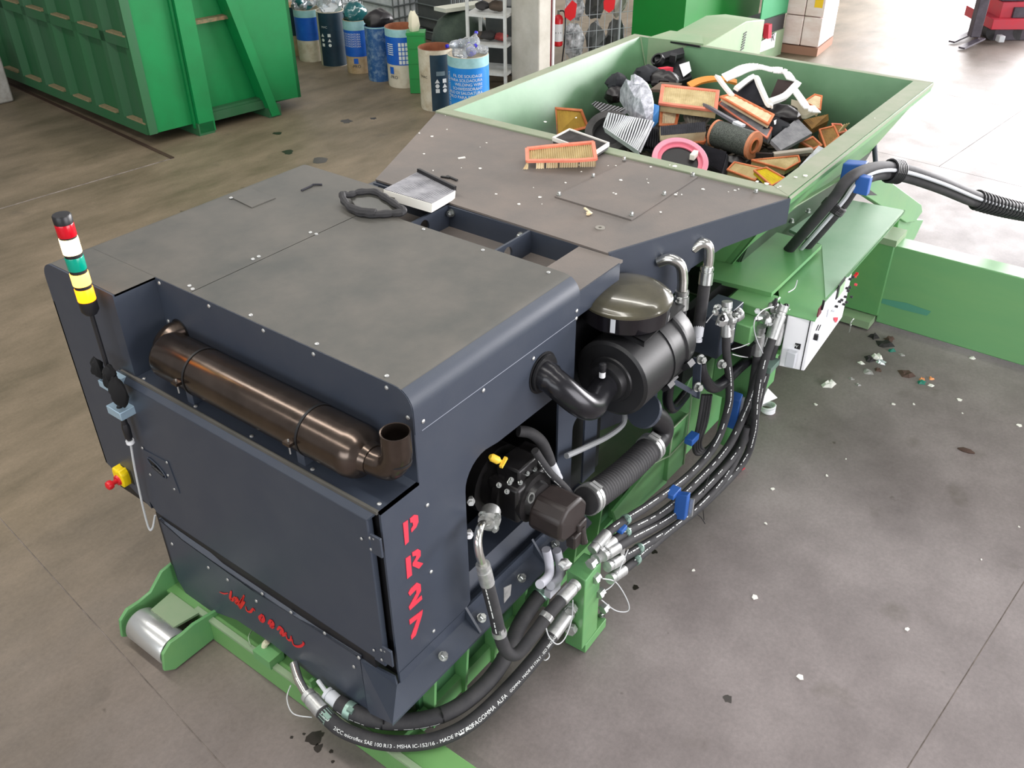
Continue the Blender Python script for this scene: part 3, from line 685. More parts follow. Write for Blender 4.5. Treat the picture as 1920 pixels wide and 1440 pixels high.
# --- left hood panel reaching further back and forward to the front face
rl = .10
profl = [(W_, 1.95)] + arc(W_ - rl, Z2 - rl, rl, 0, 90) + [(YS + .003, Z2)]
innl = [(YS + .003, Z2 - t_)] + list(reversed(arc(W_ - rl, Z2 - rl, rl - t_, 0, 90))) + [(W_ - t_, 1.95)]
hoodl = extrude_yz(profl + innl, XR, XB2).build('hood_panel', M_hood, press, ang=30)
profp = [(W_, 1.95)] + arc(W_ - rl, Z2 - rl, rl, 0, 90) + [(YL, Z2), (YL, Z2 - t_)] + list(reversed(arc(W_ - rl, Z2 - rl, rl - t_, 0, 90))) + [(W_ - t_, 1.95)]
extrude_yz(profp, .01, XR + .001).build('corner_cap', M_hood, press, ang=30)
# front left post face with rounded top corner; left flank
ff = [(YL, .80), (YL, Z2)] + list(reversed(arc(W_ - rl, Z2 - rl, rl, 0, 90))) + [(W_, .86), (1.97, .70), (1.97, .80)]
MB().prism([(0, y, z) for y, z in ff], (.012, 0, 0)).build('front_post', M_dark, press)
MB().box(.0, W_ - .012, .86, XB2, W_, 1.96).build('side_panel', M_dark, press)
MB().box(.012, YL, Z1 - .3, XR, YL + .012, Z2 - .001).build('recess_side', M_dark, press)
# recess back wall, rounded top right corner
rw = [(YL, Z1)] + [(YL, Z2 - .001), (rr, Z2 - .001)] + arc(rr, Z2 - rr, rr - .001, 90, 180) + [(0.001, Z1)]
rwall = MB().prism([(XR - .004, y, z) for y, z in rw], (.01, 0, 0)).build('recess_wall', M_dark, press)
shelf = MB().box(.0, 0.0, Z1 - .014, XR, YL, Z1).build('muffler_shelf', M_dark, press)
# black body cores hide the inside and stand in for its shade
MB().box(.03, .55, .66, 1.46, W_ - .02, Z1 - .02).build('bay_shade_core', M_black, press)
MB().box(XR + .02, .06, 1.60, 1.47, 2.2, Z2 - .03).build('hood_shade_core', M_black, press)
MB().box(.02, .03, .64, .50, .58, Z1 - .02).build('front_shade_core', M_black, press)
# small hatch on the left hood and its rubbed mark
hq = [at(x, y, 'z', Z2 + .001) for x, y in ((431, 370), (466, 353), (517, 372), (472, 390))]
hatch = MB().prism(hq, (0, 0, .005)).build('hatch_plate', M_hood, press)
put(ME_SCREW, hatch, at(433, 371, 'z', Z2 + .006), (0, 0, 1))
# --- PR27 side plate with cut-outs
def xz(l): return [(x, z) for x, z in l]
side = [(0, .70), (0, Z1), (XR, Z1), (XR, 1.987), (1.46, 1.987), (1.46, 1.50), (1.575, 1.36), (1.73, 1.30), (1.73, .80), (1.595, .80)]
side += [(1.595, 1.26)] + arc(1.53, 1.27, .065, 0, 180, 8) + [(1.465, .80), (1.322, .80), (1.322, 1.52)]
side += arc(1.28, 1.55, .042, 0, 90, 5) + [(.80, 1.60)] + arc(.70, 1.46, .155, 75, 180, 8) + [(.545, .72), (.52, .70)]
splate = MB().prism([(x, 0, z) for x, z in side], (0, .012, 0)).build('side_plate', M_dark, press)
# stencilled letters
def stencil(name, polys):
    b = MB()
    for p in polys:
        q = [at(x, y, 'y', -.0005) for x, y in p]
        b.prism(q, (0, -.0025, 0))
    return b
P_ = [[(755, 981), (764, 975), (766, 1015), (759, 1022)], [(768, 972), (776, 965), (783, 966), (784, 978), (780, 988), (771, 998), (770, 992), (774, 985), (773, 979), (769, 980)]]
R__ = [[(760, 1047), (769, 1041), (772, 1078), (763, 1085)], [(772, 1036), (783, 1029), (788, 1032), (788, 1042), (781, 1052), (793, 1056), (785, 1066), (773, 1061), (773, 1056), (779, 1046), (780, 1041), (773, 1043)]]
TW = [[(765, 1112), (769, 1104), (781, 1092), (788, 1095), (789, 1107), (779, 1126), (790, 1116), (791, 1123), (768, 1144), (766, 1138), (780, 1112), (780, 1105), (768, 1117)]]
SV = [[(767, 1162), (792, 1143), (791, 1152), (779, 1191), (771, 1199), (770, 1193), (782, 1160), (768, 1171)]]
def sub_letters(polys):
    for k, p in enumerate(polys):
        stencil('letter', p).build('stencil_letter', M_red, splate, smooth_=False)
for ch in (P_, R__, TW, SV): sub_letters([ch])
for px, py in ((793, 790), (906, 732), (1081, 583), (1080, 597), (1000, 672), (801, 947), (808, 1072), (813, 1183), (934, 855 + 40)):
    if py != 895: put(ME_SCREW, splate, at(px, py, 'y', -.001), (0, -1, 0))
for px, py in ((500, 628), (402, 575), (355, 537), (540, 655), (600, 690), (660, 686), (726, 706), (765, 783), (318, 600), (426, 626)):
    pass
for px, py in ((318 - 19, 531), (392, 574), (494, 620), (316, 602), (588, 664), (725, 727), (765, 783)):
    put(ME_SCREW, rwall, at(px, py, 'x', XR - .005), (-1, 0, 0))
for px, py in ((361, 542), (474, 486), (582, 436), (794, 430), (905, 469), (1028, 511), (470, 591), (594, 645), (725, 705)):
    put(ME_SCREW, hood, at(px, py, 'z', Z2 + .001), (0, 0, 1))
for px, py in ((357, 537), (485, 484 - 2), (593, 440)):
    put(ME_SCREW, hoodl, at(px + (-2 if px < 400 else 0), py - 1, 'z', Z2 + .001), (0, 0, 1))
for px, py in ((270, 710), (367, 762), (472, 818), (593, 852), (586, 880), (711, 945)):
    put(ME_SCREW, shelf, at(px, py, 'z', Z1 + .001), (0, 0, 1))
# gap along the seam between the two hoods
MB().box(XR, YS - .004, Z2 - .03, XB, YS + .004, Z2 - .004).build('seam_strip', M_black, press)

# --- door
dz0, dz1 = .74, 1.685
dprof = [(0.0, .045), (.03, .0), (1.90, 0), (1.93, .03), (1.93, .09)]
xd = -.035
door = MB().prism([(xd, .05, dz0 + .0), (xd, .05, dz1), (xd, 1.86, dz1), (xd, 1.90, dz1 - .03), (xd, 1.95, dz0 + .32), (xd, 1.93, dz0 + .12), (xd, 1.84, dz0)], (.035, 0, 0)).build('door', M_dark, press, bevel=.006)
MB().prism([(xd, .05, dz1), (-.004, .02, Z1 - .006), (-.004, YL + .15, Z1 - .006), (xd, 1.86, dz1)], (0.004, 0, -.01)).build('drip_lip', M_dark, door)
MB().box(-.012, .012, Z1 - .012, .004, YL + .12, Z1 + .004).build('shelf_edge', M_palechar, door)
hpq = [at(x, y, 'x', xd - .001) for x, y in ((267, 841), (316, 867), (338, 925), (288, 895))]
hpl = MB().prism(hpq, (-.004, 0, 0)).build('handle_plate', M_dark, door)
hc = at(295, 877, 'x', xd - .006); hu = (at(313, 897, 'x', xd - .006) - at(278, 860, 'x', xd - .006)) / 2
hv = V((0, -hu.z, hu.y)).normalized() * hu.length * .36
pts = [hc + hu * math.cos(2 * PI * k / 20) + hv * math.sin(2 * PI * k / 20) for k in range(20)]
MB().prism(pts, (-.003, 0, 0)).build('handle_recess', M_black, hpl)
MB().tube([p + V((-.004, 0, 0)) for p in pts] + [pts[0] + V((-.004, 0, 0))], .004, 6).build('recess_ring', M_dark, hpl)
MB().tube([hc + hu * .8 + V((-.004, 0, 0)), hc - hu * .3 + V((-.014, 0, 0))], .009, 8).build('handle_lever', M_plastic, hpl)
for px, py in ((267, 840), (313, 867), (282, 890), (315, 891), (327, 917)): put(ME_SCREW, hpl, at(px, py, 'x', xd - .006), (-1, 0, 0), .8)
for cy, pts_ in ((0, ((678, 1010), (694, 1009), (701, 1010), (696, 1030))), (1, ((701, 1219), (715, 1219), (722, 1221), (716, 1237)))):
    c = at(*((706, 1020) if cy == 0 else (727, 1228)), 'x', xd - .002)
    hg = MB().obox(c + V((0, .0, -.01)), V((0, .03, 0)), V((0, 0, .055)), V((.006, 0, 0))).build('hinge', M_dark, door, bevel=.003)
    for p in pts_: put(ME_SCREW, hg, at(*p, 'x', xd - .004), (-1, 0, 0), .75)
# --- front skirt with the red script
SX = -.05
sk = [at(x, y, 'x', SX) for x, y in ((297, 972), (340, 1010), (474, 1106), (564, 1162), (674, 1232), (690, 1338), (676, 1330), (605, 1282), (509, 1206), (445, 1163), (383, 1140), (352, 1118), (332, 1085))]
skb = MB().prism(sk, (.012, 0, 0))
skb.prism([sk[0], sk[1], sk[2], sk[3], sk[4], V((0, sk[4].y, sk[4].z)), V((0, sk[0].y, sk[0].z))], (0, 0, -.01))
skb.prism([sk[0], sk[12], V((.02, sk[12].y, sk[12].z)), V((.02, sk[0].y, sk[0].z))], (0, -.012, 0))
skirt = skb.build('front_skirt', M_dark, press)
MB().box(-.036, .12, .34, .1, 1.86, .76).build('skirt_shade_band', M_black, press)  # black band painted in for the shade under the door
for px, py in ((323, 1020), (391, 1064), (427, 1100 - 13), (492, 1113), (546, 1148), (609, 1187), (481, 1127), (664, 1250), (673, 1233)):
    put(ME_SCREW, skirt, at(px, py, 'x', SX - .002), (-1, 0, 0))
def stroke(pts, wd, m, par, nm='script_letter'):
    q = smooth([at(x, y, 'x', SX - .002) for x, y in pts], 4)
    b = MB(); ws = []
    n = len(q)
    for i in range(n): ws.append(1.55 * wd * (.35 + .65 * math.sin(PI * min(1, max(0, (i + .5) / n)))))
    vs = []
    for i in range(n):
        d = (q[min(i + 1, n - 1)] - q[max(i - 1, 0)]); d.x = 0
        if d.length < 1e-6: d = V((0, 1, 0))
        d.normalize(); nn = V((0, -d.z, d.y)) * ws[i] * .5
        vs += [q[i] + nn, q[i] - nn]
    b.add(vs, [(2 * i, 2 * i + 1, 2 * i + 3, 2 * i + 2) for i in range(n - 1)])
    b.add([v + V((-.0015, 0, 0)) for v in vs], [(2 * i, 2 * i + 2, 2 * i + 3, 2 * i + 1) for i in range(n - 1)])
    return b.build(nm, m, par)
RS = M_redp
for pts, wd in (
    ([(412, 1110), (420, 1113), (428, 1112)], .006),
    ([(434, 1108), (432, 1118), (433, 1124), (437, 1124), (441, 1119)], .016),
    ([(439, 1124), (444, 1121), (446, 1125), (442, 1131), (449, 1130), (457, 1118)], .013),
    ([(458, 1116), (449, 1138), (453, 1135), (459, 1128)], .015),
    ([(461, 1137), (463, 1145), (470, 1147), (475, 1141), (478, 1146)], .010),
    ([(492, 1152), (487, 1158), (490, 1164), (495, 1161), (494, 1153)], .017),
    ([(503, 1170), (508, 1164), (512, 1168), (508, 1176), (514, 1175)], .017),
    ([(520, 1181), (525, 1176), (530, 1181), (527, 1189), (533, 1190), (537, 1186)], .016),
    ([(536, 1187), (539, 1198), (545, 1200), (546, 1192)], .010),
    ([(548, 1198), (550, 1208), (557, 1212), (565, 1211), (570, 1206), (567, 1203)], .010)):
    stroke(pts, wd, RS, skirt)
# --- corner ear and the bolted base flange
A_ = V((-.022, 0, .631)); T_ = V((-.166, -.1, .573))
TL = at(676, 1238, 'x', SX); BL = at(690, 1336, 'x', SX)
MB().prism([TL, A_ + V((0, .01, .05)), A_, T_, BL], (.012, .004, 0)).build('corner_gusset', M_dark, press)
fl = [A_ + V((0, 0, 0)), T_, V((1.56, -.10, .573)), V((1.56, 0, .631))]
flange = MB().prism(fl, (0, 0, -.014)).build('base_flange', M_dark, press)
MB().box(0, -.004, .625, 1.72, .01, .70).build('base_strip', M_dark, press)
fn = (V((0, -.1, -.058)).cross(V((1, 0, 0)))).normalized(); fn = fn if fn.z > 0 else -fn
for px, py in ((830, 1226), (902, 1153), (977, 1077), (1040, 1010)):
    p = at(px, py + 5, 'y', -.05); p.z = .602; put(ME_BOLT, flange, p, fn, 1.15)
for x in (.50, 1.10):
    MB().prism([(x, .01, .72), (x, .01, .62), (x, -.095, .58)], (.014, 0, 0)).build('gusset_plate', M_dark, press)
MB().box(.545, .0, .62, 1.73, .56, .655).build('base_deck', M_dark, press)
MB().prism([(.55, .30, .66), (.55, .06, .66), (1.6, .06, .66), (1.6, .30, .66)], (0, .05, .10)).build('pump_cradle', M_dark, press)

# --- cross trough between hood and deck
XD0 = 1.951
trz = 1.98
MB().box(XB, .25, trz - .02, XD0, 1.80, trz).build('trough_floor', M_deck, press)
tw = MB().box(XD0 - .012, .10, trz - .3, XD0, 1.87, ZD - .012).build('trough_wall', M_dark, press)
for px in ((847, 399), (978, 442)): put(ME_BOLT, tw, at(*px, 'x', XD0 - .014), (-1, 0, 0), 1.1)
MB().box(XB, .25, trz - .3, XB + .012, YS, Z2 - .03).build('trough_wall', M_dark, press)
for (pa, nm) in ((1.245, 'rib'), (.63, 'rib')):
    b = MB()
    zz0, zz1 = trz, ZD - .005
    cxm, czm, rh = (XB + XD0) / 2, (zz0 + zz1) / 2 - .0, .05
    outer = [(XB + .01, zz0), (XD0 - .012, zz0), (XD0 - .012, zz1), (XB + .05, zz1), (XB + .01, zz1 - .05)]
    # plate with a round hole: ring of quads from hole to the outline
    n = 40; vs = []
    for k in range(n):
        a = 2 * PI * k / n; dx, dz = math.cos(a), math.sin(a)
        tt = min([((XD0 - .012 - cxm) / dx) if dx > 1e-6 else 9, ((XB + .01 - cxm) / dx) if dx < -1e-6 else 9, ((zz1 - czm) / dz) if dz > 1e-6 else 9, ((zz0 - czm) / dz) if dz < -1e-6 else 9])
        for y in (pa, pa + .014):
            vs.append((cxm + dx * rh * .85, y, czm + dz * rh)); vs.append((cxm + dx * tt, y, czm + dz * tt))
    fs = []
    for k in range(n):
        i, j = 4 * k, 4 * ((k + 1) % n)
        fs += [(i, i + 1, j + 1, j), (i + 2, j + 2, j + 3, i + 3), (i, j, j + 2, i + 2), (i + 1, i + 3, j + 3, j + 1)]
    b.add(vs, fs).build(nm, M_dark, press)
# narrow cover at the right end and clean edge
MB().box(XB + .01, .02, 2.10, XD0 - .02, .30, 2.115).build('end_cover', M_deck, press)
MB().box(XB + .01, .012, 1.97, XD0 - .06, .028, 2.112).build('end_cheek', M_dark, press)
MB().box(XB2 - .2, 1.82, trz - .3, XD0 + .2, 1.9, ZD - .02).build('cross_channel', M_dark, press)

# --- deck in front of the hopper
dk = [at(x, y, 'z', ZD) for x, y in ((704, 336), (1141, 475), (1471, 372), (822, 207))]
H0 = 3.231; HL, HRT, H1 = 2.469, -.368, 6.198
dk[2] = V((H0 - .01, HRT - .01, ZD)); dk[3] = V((H0 - .01, HL - .02, ZD))
deck = MB().prism(dk, (0, 0, -.012)).build('deck_plate', M_deck, press)
MB().prism([dk[0] + V((0, 0, -.001)), dk[1] + V((0, 0, -.001)), dk[1] + V((.004, .01, -.06)), dk[0] + V((.004, -.01, -.06))], (.01, 0, 0)).build('deck_front_lip', M_dark, press)
# folded apron on the right: dark side that sweeps down to the air cleaner
ap0, ap1 = dk[1], dk[2]
ad_ = (ap1 - ap0)
apz = [at(1478, 368, 'x', H0 - .01)]
a_out = [ap0, ap1, ap1 + V((0, 0, -.16)), ap0 + ad_ * .62 + V((0, 0, -.19)), ap0 + ad_ * .45 + V((0, 0, -.26)), ap0 + ad_ * .36 + V((0, 0, -.40)), ap0 + ad_ * .33 + V((0, 0, -.62)), ap0 + ad_ * .33 + V((0, 0, -1.2)), ap0 + V((0, 0, -1.2))]
apron = MB().prism([p + V((0, -.002, .001)) for p in a_out], (.008, .011, 0)).build('deck_apron', M_dark, press)
MB().box(XD0, .12, .8, XD0 + .012, 1.8, ZD - .02).build('bulkhead', M_black, press)  # black stands in for the shade in the gap by the hood
lq = [at(x, y, 'z', ZD + .001) for x, y in ((1040, 370), (1176, 305), (1308, 333), (1184, 414))]
insp = MB().prism(lq, (0, 0, .008)).build('inspection_plate', M_deck, press)
for p in ((1048, 366), (1112, 331), (1170, 300), (1299, 330), (1245, 365), (1184, 404)):
    put(ME_SBOLT, insp, at(*p, 'z', ZD + .009), (0, 0, 1))
put(ME_SBOLT, deck, at(1417, 361, 'z', ZD), (0, 0, 1))

# --- hopper: rim flanges and four tapering walls
ft = .10
def rimq(p): return MB().prism(p, (0, 0, -.035))
o_ = [V((H0, HL, ZH)), V((H1, HL, ZH)), V((H1, HRT, ZH)), V((H0, HRT, ZH))]
i_ = [V((H0 + ft, HL - ft, ZH)), V((H1 - ft * .6, HL - ft, ZH)), V((H1 - ft * .6, HRT + .15, ZH)), V((H0 + ft, HRT + .15, ZH))]
hop = MB()
bt = [V((3.55, 1.95, 1.12)), V((5.95, 1.95, 1.12)), V((5.95, .10, 1.12)), V((3.55, .10, 1.12))]
for k in range(4):
    j = (k + 1) % 4
    hop.prism([i_[k] + V((0, 0, -.002)), i_[j] + V((0, 0, -.002)), bt[j], bt[k]], {0: (0, .012, 0), 1: (.012, 0, 0), 2: (0, -.012, 0), 3: (-.012, 0, 0)}[k])
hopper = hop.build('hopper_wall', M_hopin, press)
MB().prism(bt, (0, 0, -.02)).build('hopper_floor', M_greend, press)
for k, nm in enumerate(('rim_flange',) * 4):
    j = (k + 1) % 4
    rimq([o_[k], o_[j], i_[j], i_[k]]).build(nm, M_rim, press, bevel=.004)
# outer lip of the right flange, seen as a bright green edge
MB().prism([o_[2], o_[3], o_[3] + V((0, .012, -.075)), o_[2] + V((0, .012, -.075))], (0, .008, 0)).build('rim_lip', M_green, press)
# corner crease weld at far left
MB().tube([i_[1], bt[1]], .008, 6).build('weld_seam', M_greend, press)
# outer funnel on the right below the rim, with stiffener
fo = [V((H0 + .02, HRT + .03, ZH - .04)), V((H1 - .05, HRT + .03, ZH - .04)), V((5.9, .02, 1.42)), V((3.42, .05, 1.42))]
MB().prism(fo, (0, .012, 0)).build('outer_funnel', M_green, press)
s0 = at(1400, 437, 'y', .0); s1 = at(1580, 330, 'y', -.19)
MB().prism([s0, s0 + V((0, -.03, 0)), s1 + V((0, -.03, 0)), s1], (0, 0, .012)).build('stiffener', M_greend, press)
MB().prism([V((H0 + .02, HRT + .03, ZH - .04)), V((3.42, .05, 1.42)), V((3.30, .6, 1.42)), V((H0 + .02, .6, ZH - .04))], (.012, 0, 0)).build('outer_funnel', M_green, press)
# --- housing behind the hopper
hs = at(1319, 84, 'x', H1 + .02); ys_ = hs.y
ht = at(1434, 37, 'y', ys_); hm = at(1400, 40, 'y', ys_); hb = at(1319, 83, 'y', ys_)
wL = at(1361, 31, 'z', ht.z)
hw = max(.25, (wL.y - ys_) * 1.0)
hprof = [(hb.x, hb.z - .02), (hm.x, hm.z), (ht.x, ht.z), (ht.x, .5), (hb.x, .5)]
hw = .45
hous = MB().prism([(x, ys_, z) for x, z in hprof], (0, hw, 0)).build('rear_housing', M_greend, press, bevel=.008)
for k in range(7):
    p = at(1397 - k * .9, 62 + k * 5.0, 'y', ys_ - .002)
    MB().obox(p, V((.035, 0, .004)), V((0, .004, 0)), V((0, 0, .006))).build('vent_slot', M_black, hous)
lt = [at(x, y, 'z', ZH + .02) for x, y in ((1216, 70), (1257, 57), (1316, 65), (1319, 82))]
MB().prism(lt, (0, 0, -.3)).build('lid_plate', M_greend, press)
MB().obox((lt[0] + lt[3]) / 2 + V((.0, 0, -.02)), V((.008, 0, 0)), V((0, .26, 0)), V((0, 0, .008))).build('lid_hinge', M_black, press)

# --- green platforms on the right flank
p1 = [at(x, y, 'z', 1.5) for x, y in ((1330, 521), (1447, 549), (1541, 459), (1420, 425))]
plat = MB().prism(p1 + [V((3.52, .25, 1.5))], (0, 0, -.03)).build('platform_plate', M_green, press)
for p in ((1358, 452), (1396, 453), (1413, 441), (1431, 428), (1484, 414), (1515, 395)):
    put(ME_BOLT, plat, at(p[0], p[1] + 3, 'z', 1.50), (0, 0, 1), .9)
p2 = [at(x, y, 'z', 1.45) for x, y in ((1548, 563), (1697, 394), (1570, 370), (1480, 430), (1541, 459))]
plat2 = MB().prism(p2, (0, 0, -.022)).build('cabinet_roof', mat('roof_green_worn', (138, 174, 146), .55, col2=(156, 184, 160), scale=2.4, lo=.3, hi=.7), press)
e0_, e1_ = p2[0], p2[4]
MB().prism([e0_, e1_, e1_ + V((0, 0, -.2)), e0_ + V((0, 0, -.06))], (.012, .006, 0)).build('roof_fascia', M_green, press)
MB().prism([p2[0], p2[1], p2[1] + V((0, 0, -.03)), p2[0] + V((0, 0, -.03))], (0, .01, 0)).build('roof_edge', M_green, press)
MB().box(3.5, -.30, .9, 4.6, -.28, 1.44).build('backing_plate', M_green, press)
# electrical cabinet
ca_, cb_ = V((3.11, -.70, 0)), V((3.93, -.648, 0))
cd = (cb_ - ca_).normalized(); cn = V((-cd.y, cd.x, 0))
cab = MB().prism([ca_ + V((0, 0, 1.062)), cb_ + V((0, 0, 1.062)), cb_ + cn * .28 + V((0, 0, 1.062)), ca_ + cn * .16 + cd * -.03 + V((0, 0, 1.062))], (0, 0, .375)).build('electrical_cabinet', M_white, press, bevel=.006)
def cz(px, py, off=-.003): 
    return onv(px, py, ca_ + cn * off, cd)
MB().prism([ca_ + cn * .02 + cd * -.004 + V((0, 0, 1.065)), ca_ + cn * .026 + cd * -.0045 + V((0, 0, 1.065)), ca_ + cn * .026 + cd * -.0045 + V((0, 0, 1.435)), ca_ + cn * .02 + cd * -.004 + V((0, 0, 1.435))], tuple(cd * -.003)).build('door_gap', M_black, cab)
def cpl(px, py, hw_, hh_, m, nm, th=.004):
    c = cz(px, py); return MB().obox(c, cd * hw_, V((0, 0, hh_)), cn * th).build(nm, m, cab)
M_scr = mat('display_glass', (186, 214, 178), .2)
cpl(1576, 540, .075, .052, M_black, 'display_frame'); cpl(1577, 541, .062, .04, M_scr, 'display_glass', .006)
cpl(1537, 583, .035, .03, mat('maroon_label', (110, 50, 60), .5), 'warning_label'); cpl(1553, 597 - 12, .02, .03, M_grayw, 'switch')
for k, (px, py, m) in enumerate([(1604, 513, M_redp), (1601, 517, M_redp), (1602, 533, M_red), (1597, 519, M_blacktxt), (1592, 523, M_blacktxt), (1588, 545, M_blacktxt), (1583, 556, M_blacktxt), (1594, 556, M_blacktxt), (1572, 565, M_blacktxt), (1580, 570, M_blacktxt), (1566, 574, M_blacktxt), (1586, 540, M_blacktxt), (1560, 582, M_grayw), (1591, 538, M_blacktxt), (1576, 562, M_blacktxt), (1585, 566, M_blacktxt)]):
    c = cz(px, py); MB().cyl(c, c - cn * .018, .0115 if k < 2 else .009, n=10).build('push_button', m, cab)
aq = [cz(x, y, -.004) for x, y in ((1563, 595), (1571, 595), (1570, 601), (1567, 605), (1564, 601))]
MB().prism(aq, tuple(-cn * .002)).build('red_arrow', M_red, cab)
for dx in (0, 4): 
    a = cz(1530 + dx, 620, -.004); b_ = cz(1535 + dx, 609, -.004); MB().rod(a, b_, .006, .003).build('vent_mark', M_blacktxt, cab)
cpl(1531, 631, .022, .02, M_grayw, 'socket', .02); cpl(1527, 631, .008, .02, M_black, 'socket_frame', .022)
q = [ca_ + cn * .08 + cd * -.035 + V((0, 0, z)) for z in (1.1, 1.2)]
MB().obox(ca_ + cn * .085 + cd * -.045 + V((0, 0, 1.15)), cd * .02, cn * .03, V((0, 0, .055))).build('plug_socket', M_grayw, cab, bevel=.004)
MB().obox(ca_ + cn * .075 + cd * -.012 + V((0, 0, 1.235)), cd * .004, cn * .025, V((0, 0, .02))).build('black_label', M_black, cab)
text_on('W', 'lettering', ca_ + cn * .094 + cd * -.018 + V((0, 0, 1.225)), -cn, (0, 0, 1), .03, M_whitetxt, cab)
MB().tube(smooth(path((1545, 563, 'y', -.71), (1543, 572, 'y', -.71), (1541, 580, 'y', -.705))), .008, 8).build('door_latch', M_black, cab)
kr = cz(1597, 599, -.02)
MB().ring(kr + V((.02, 0, -.03)), (0, 1, .3), .028, .023, .004, 18).build('key_ring', M_steel, cab)
MB().obox(kr + V((.015, 0, -.085)), V((.009, 0, 0)), V((0, .002, 0)), V((0, 0, .03))).build('key', M_steel, cab)

# --- rear outrigger beam reaching right, with floor skid
bx0 = 5.9
MB().box(bx0, -8.0, .03, bx0 + .22, -.44, .80).build('outrigger_arm', mat('rubbed_green_beam', (110, 164, 112), .40, col2=(122, 170, 114), scale=1.3, stretch=(1, .35, 2)), press, bevel=.01)
MB().box(bx0 - .02, -.45, .10, bx0 + .26, .6, .84).build('arm_sleeve', M_green, press, bevel=.01)
MB().box(bx0 - .16, -.43, .02, bx0 + .26, .3, .09).build('skid_plate', M_greend, press)
MB().box(bx0 - .03, -.46, .80, bx0 + .26, -.2, .86).build('sleeve_lug', M_greend, press)
sc0 = [at(x, y, 'x', bx0 - .002) for x, y in ((1655, 560), (1700, 568), (1746, 584), (1738, 592), (1690, 580), (1652, 568))]
MB().prism(sc0, (-.001, 0, 0)).build('scuff_patch', mat('rubbed_paint', (84, 150, 128), .5), press)
# triangular bracket arm behind the platforms
br = [at(x, y, 'y', -.35) for x, y in ((1612, 330), (1640, 318), (1728, 384), (1730, 397), (1716, 416), (1700, 418), (1600, 352))]
MB().prism(br, (0, .06, 0)).build('bracket_arm', M_green, press, bevel=.006)
br2 = [at(x, y, 'y', -.32) for x, y in ((1690, 395), (1722, 412), (1732, 412), (1715, 448), (1708, 455), (1680, 452), (1684, 420))]
MB().prism(br2, (0, .05, 0)).build('bracket_hook', M_green, press, bevel=.006)
MB().prism([at(x, y, 'y', -.352) for x, y in ((1625, 352), (1645, 366), (1612, 366))], (0, -.002, 0)).build('bracket_recess', M_black, press)
pipe = path((1638, 250, 'x', 6.05), (1642, 310, 'x', 6.0))
MB().tube(pipe, .022, 10).build('support_rod', M_dark, press)
gc = [at(x, y, 'y', -.36) for x, y in ((1676, 452), (1688, 449), (1690, 462), (1678, 470))]
MB().prism(gc, (0, .12, 0)).build('bracket_pad', M_greend, press)

ip_ = [V((3.07, -.50, 1.446)), V((3.09, -.71, 1.446)), p2[0] + V((0, 0, -.004)), p2[4] + V((0, 0, -.004)), V((3.4, -.33, 1.446))]
MB().prism(ip_, (0, 0, -.006)).build('gap_cover_plate', M_green, press)  # green plate added to cover the white cabinet top left showing beside the roof

MB().box(1.465, .10, .67, XD0 - .015, 2.2, 1.96).build('inner_shade_core', M_black, press)  # black core stands in for the shade seen through the slots
MB().cyl((XR + .04, -.0015, 1.984), (1.455, -.0015, 1.984), .0022, n=6).build('seam_edge', mat('pale_seam_line', (120, 126, 140), .5), press)  # thin pale grey line along the hood seam
# ---------------------------------------------------------------- hose helpers
def dash_print(par, pts, r, seed, s0=0.0, s1=1.0, wd=.006, tilt=.25, nm='printed_line', solid=.75):
    pts = [V(p) for p in pts]; L_ = [0.0]
    for i in range(1, len(pts)): L_.append(L_[-1] + (pts[i] - pts[i - 1]).length)
    tot = L_[-1]; rd = random.Random(seed); b = MB()
    def samp(s):
        i = 0
        while i < len(L_) - 2 and L_[i + 1] < s: i += 1
        t = (s - L_[i]) / max(1e-6, L_[i + 1] - L_[i]); p = pts[i].lerp(pts[i + 1], t); d = (pts[i + 1] - pts[i]).normalized()
        c = V((-.45, -.55, .7)); c = (c - d * c.dot(d)).normalized(); e = c.cross(d)
        n = (c * math.cos(tilt) + e * math.sin(tilt)).normalized(); return p + n * (r + .0012), d, n.cross(d).normalized()
    s = tot * s0
    while s < tot * s1:
        ln = rd.choice([.012, .018, .03, .045, .02])
        if rd.random() < solid:
            vs = []; k = max(1, int(ln / .012))
            for j in range(k + 1):
                p, d, e = samp(min(tot, s + ln * j / k)); vs += [p + e * wd / 2, p - e * wd / 2]
            b.add(vs, [(2 * j, 2 * j + 1, 2 * j + 3, 2 * j + 2) for j in range(k)])
        s += ln + rd.uniform(.004, .010)
    o = b.build(nm, M_whitetxt, par); o['kind'] = 'stuff'; return o
def hose_text(par, pts, r, body, s0, size, tilt=0.0, nm='hose_print'):
    pts = [V(p) for p in pts]; L_ = [0.0]
    for i in range(1, len(pts)): L_.append(L_[-1] + (pts[i] - pts[i - 1]).length)
    me = text_mesh(body, size)
    for v in me.vertices:
        s = min(max(s0 + v.co.x, 0), L_[-1] - 1e-4); i = 0
        while i < len(L_) - 2 and L_[i + 1] < s: i += 1
        t = (s - L_[i]) / max(1e-6, L_[i + 1] - L_[i]); p = pts[i].lerp(pts[i + 1], t); d = (pts[min(i + 2, len(pts) - 1)] - pts[max(i - 1, 0)]).normalized()
        c = CAM - p; c = (c - d * c.dot(d)).normalized(); up = c.cross(d).normalized(); a = tilt + (v.co.y - size * .3) / r
        v.co = p + (c * math.cos(a) + up * math.sin(a)) * (r + .0012)
    me.materials.clear(); me.materials.append(M_whitetxt)
    o = bpy.data.objects.new(nm, me); C.objects.link(o); attach(o, par); o['kind'] = 'stuff'; return o
def along(pts, s):
    pts = [V(p) for p in pts]; i = min(int(s * (len(pts) - 1)), len(pts) - 2); t = s * (len(pts) - 1) - i
    return pts[i].lerp(pts[i + 1], t), (pts[i + 1] - pts[i]).normalized()
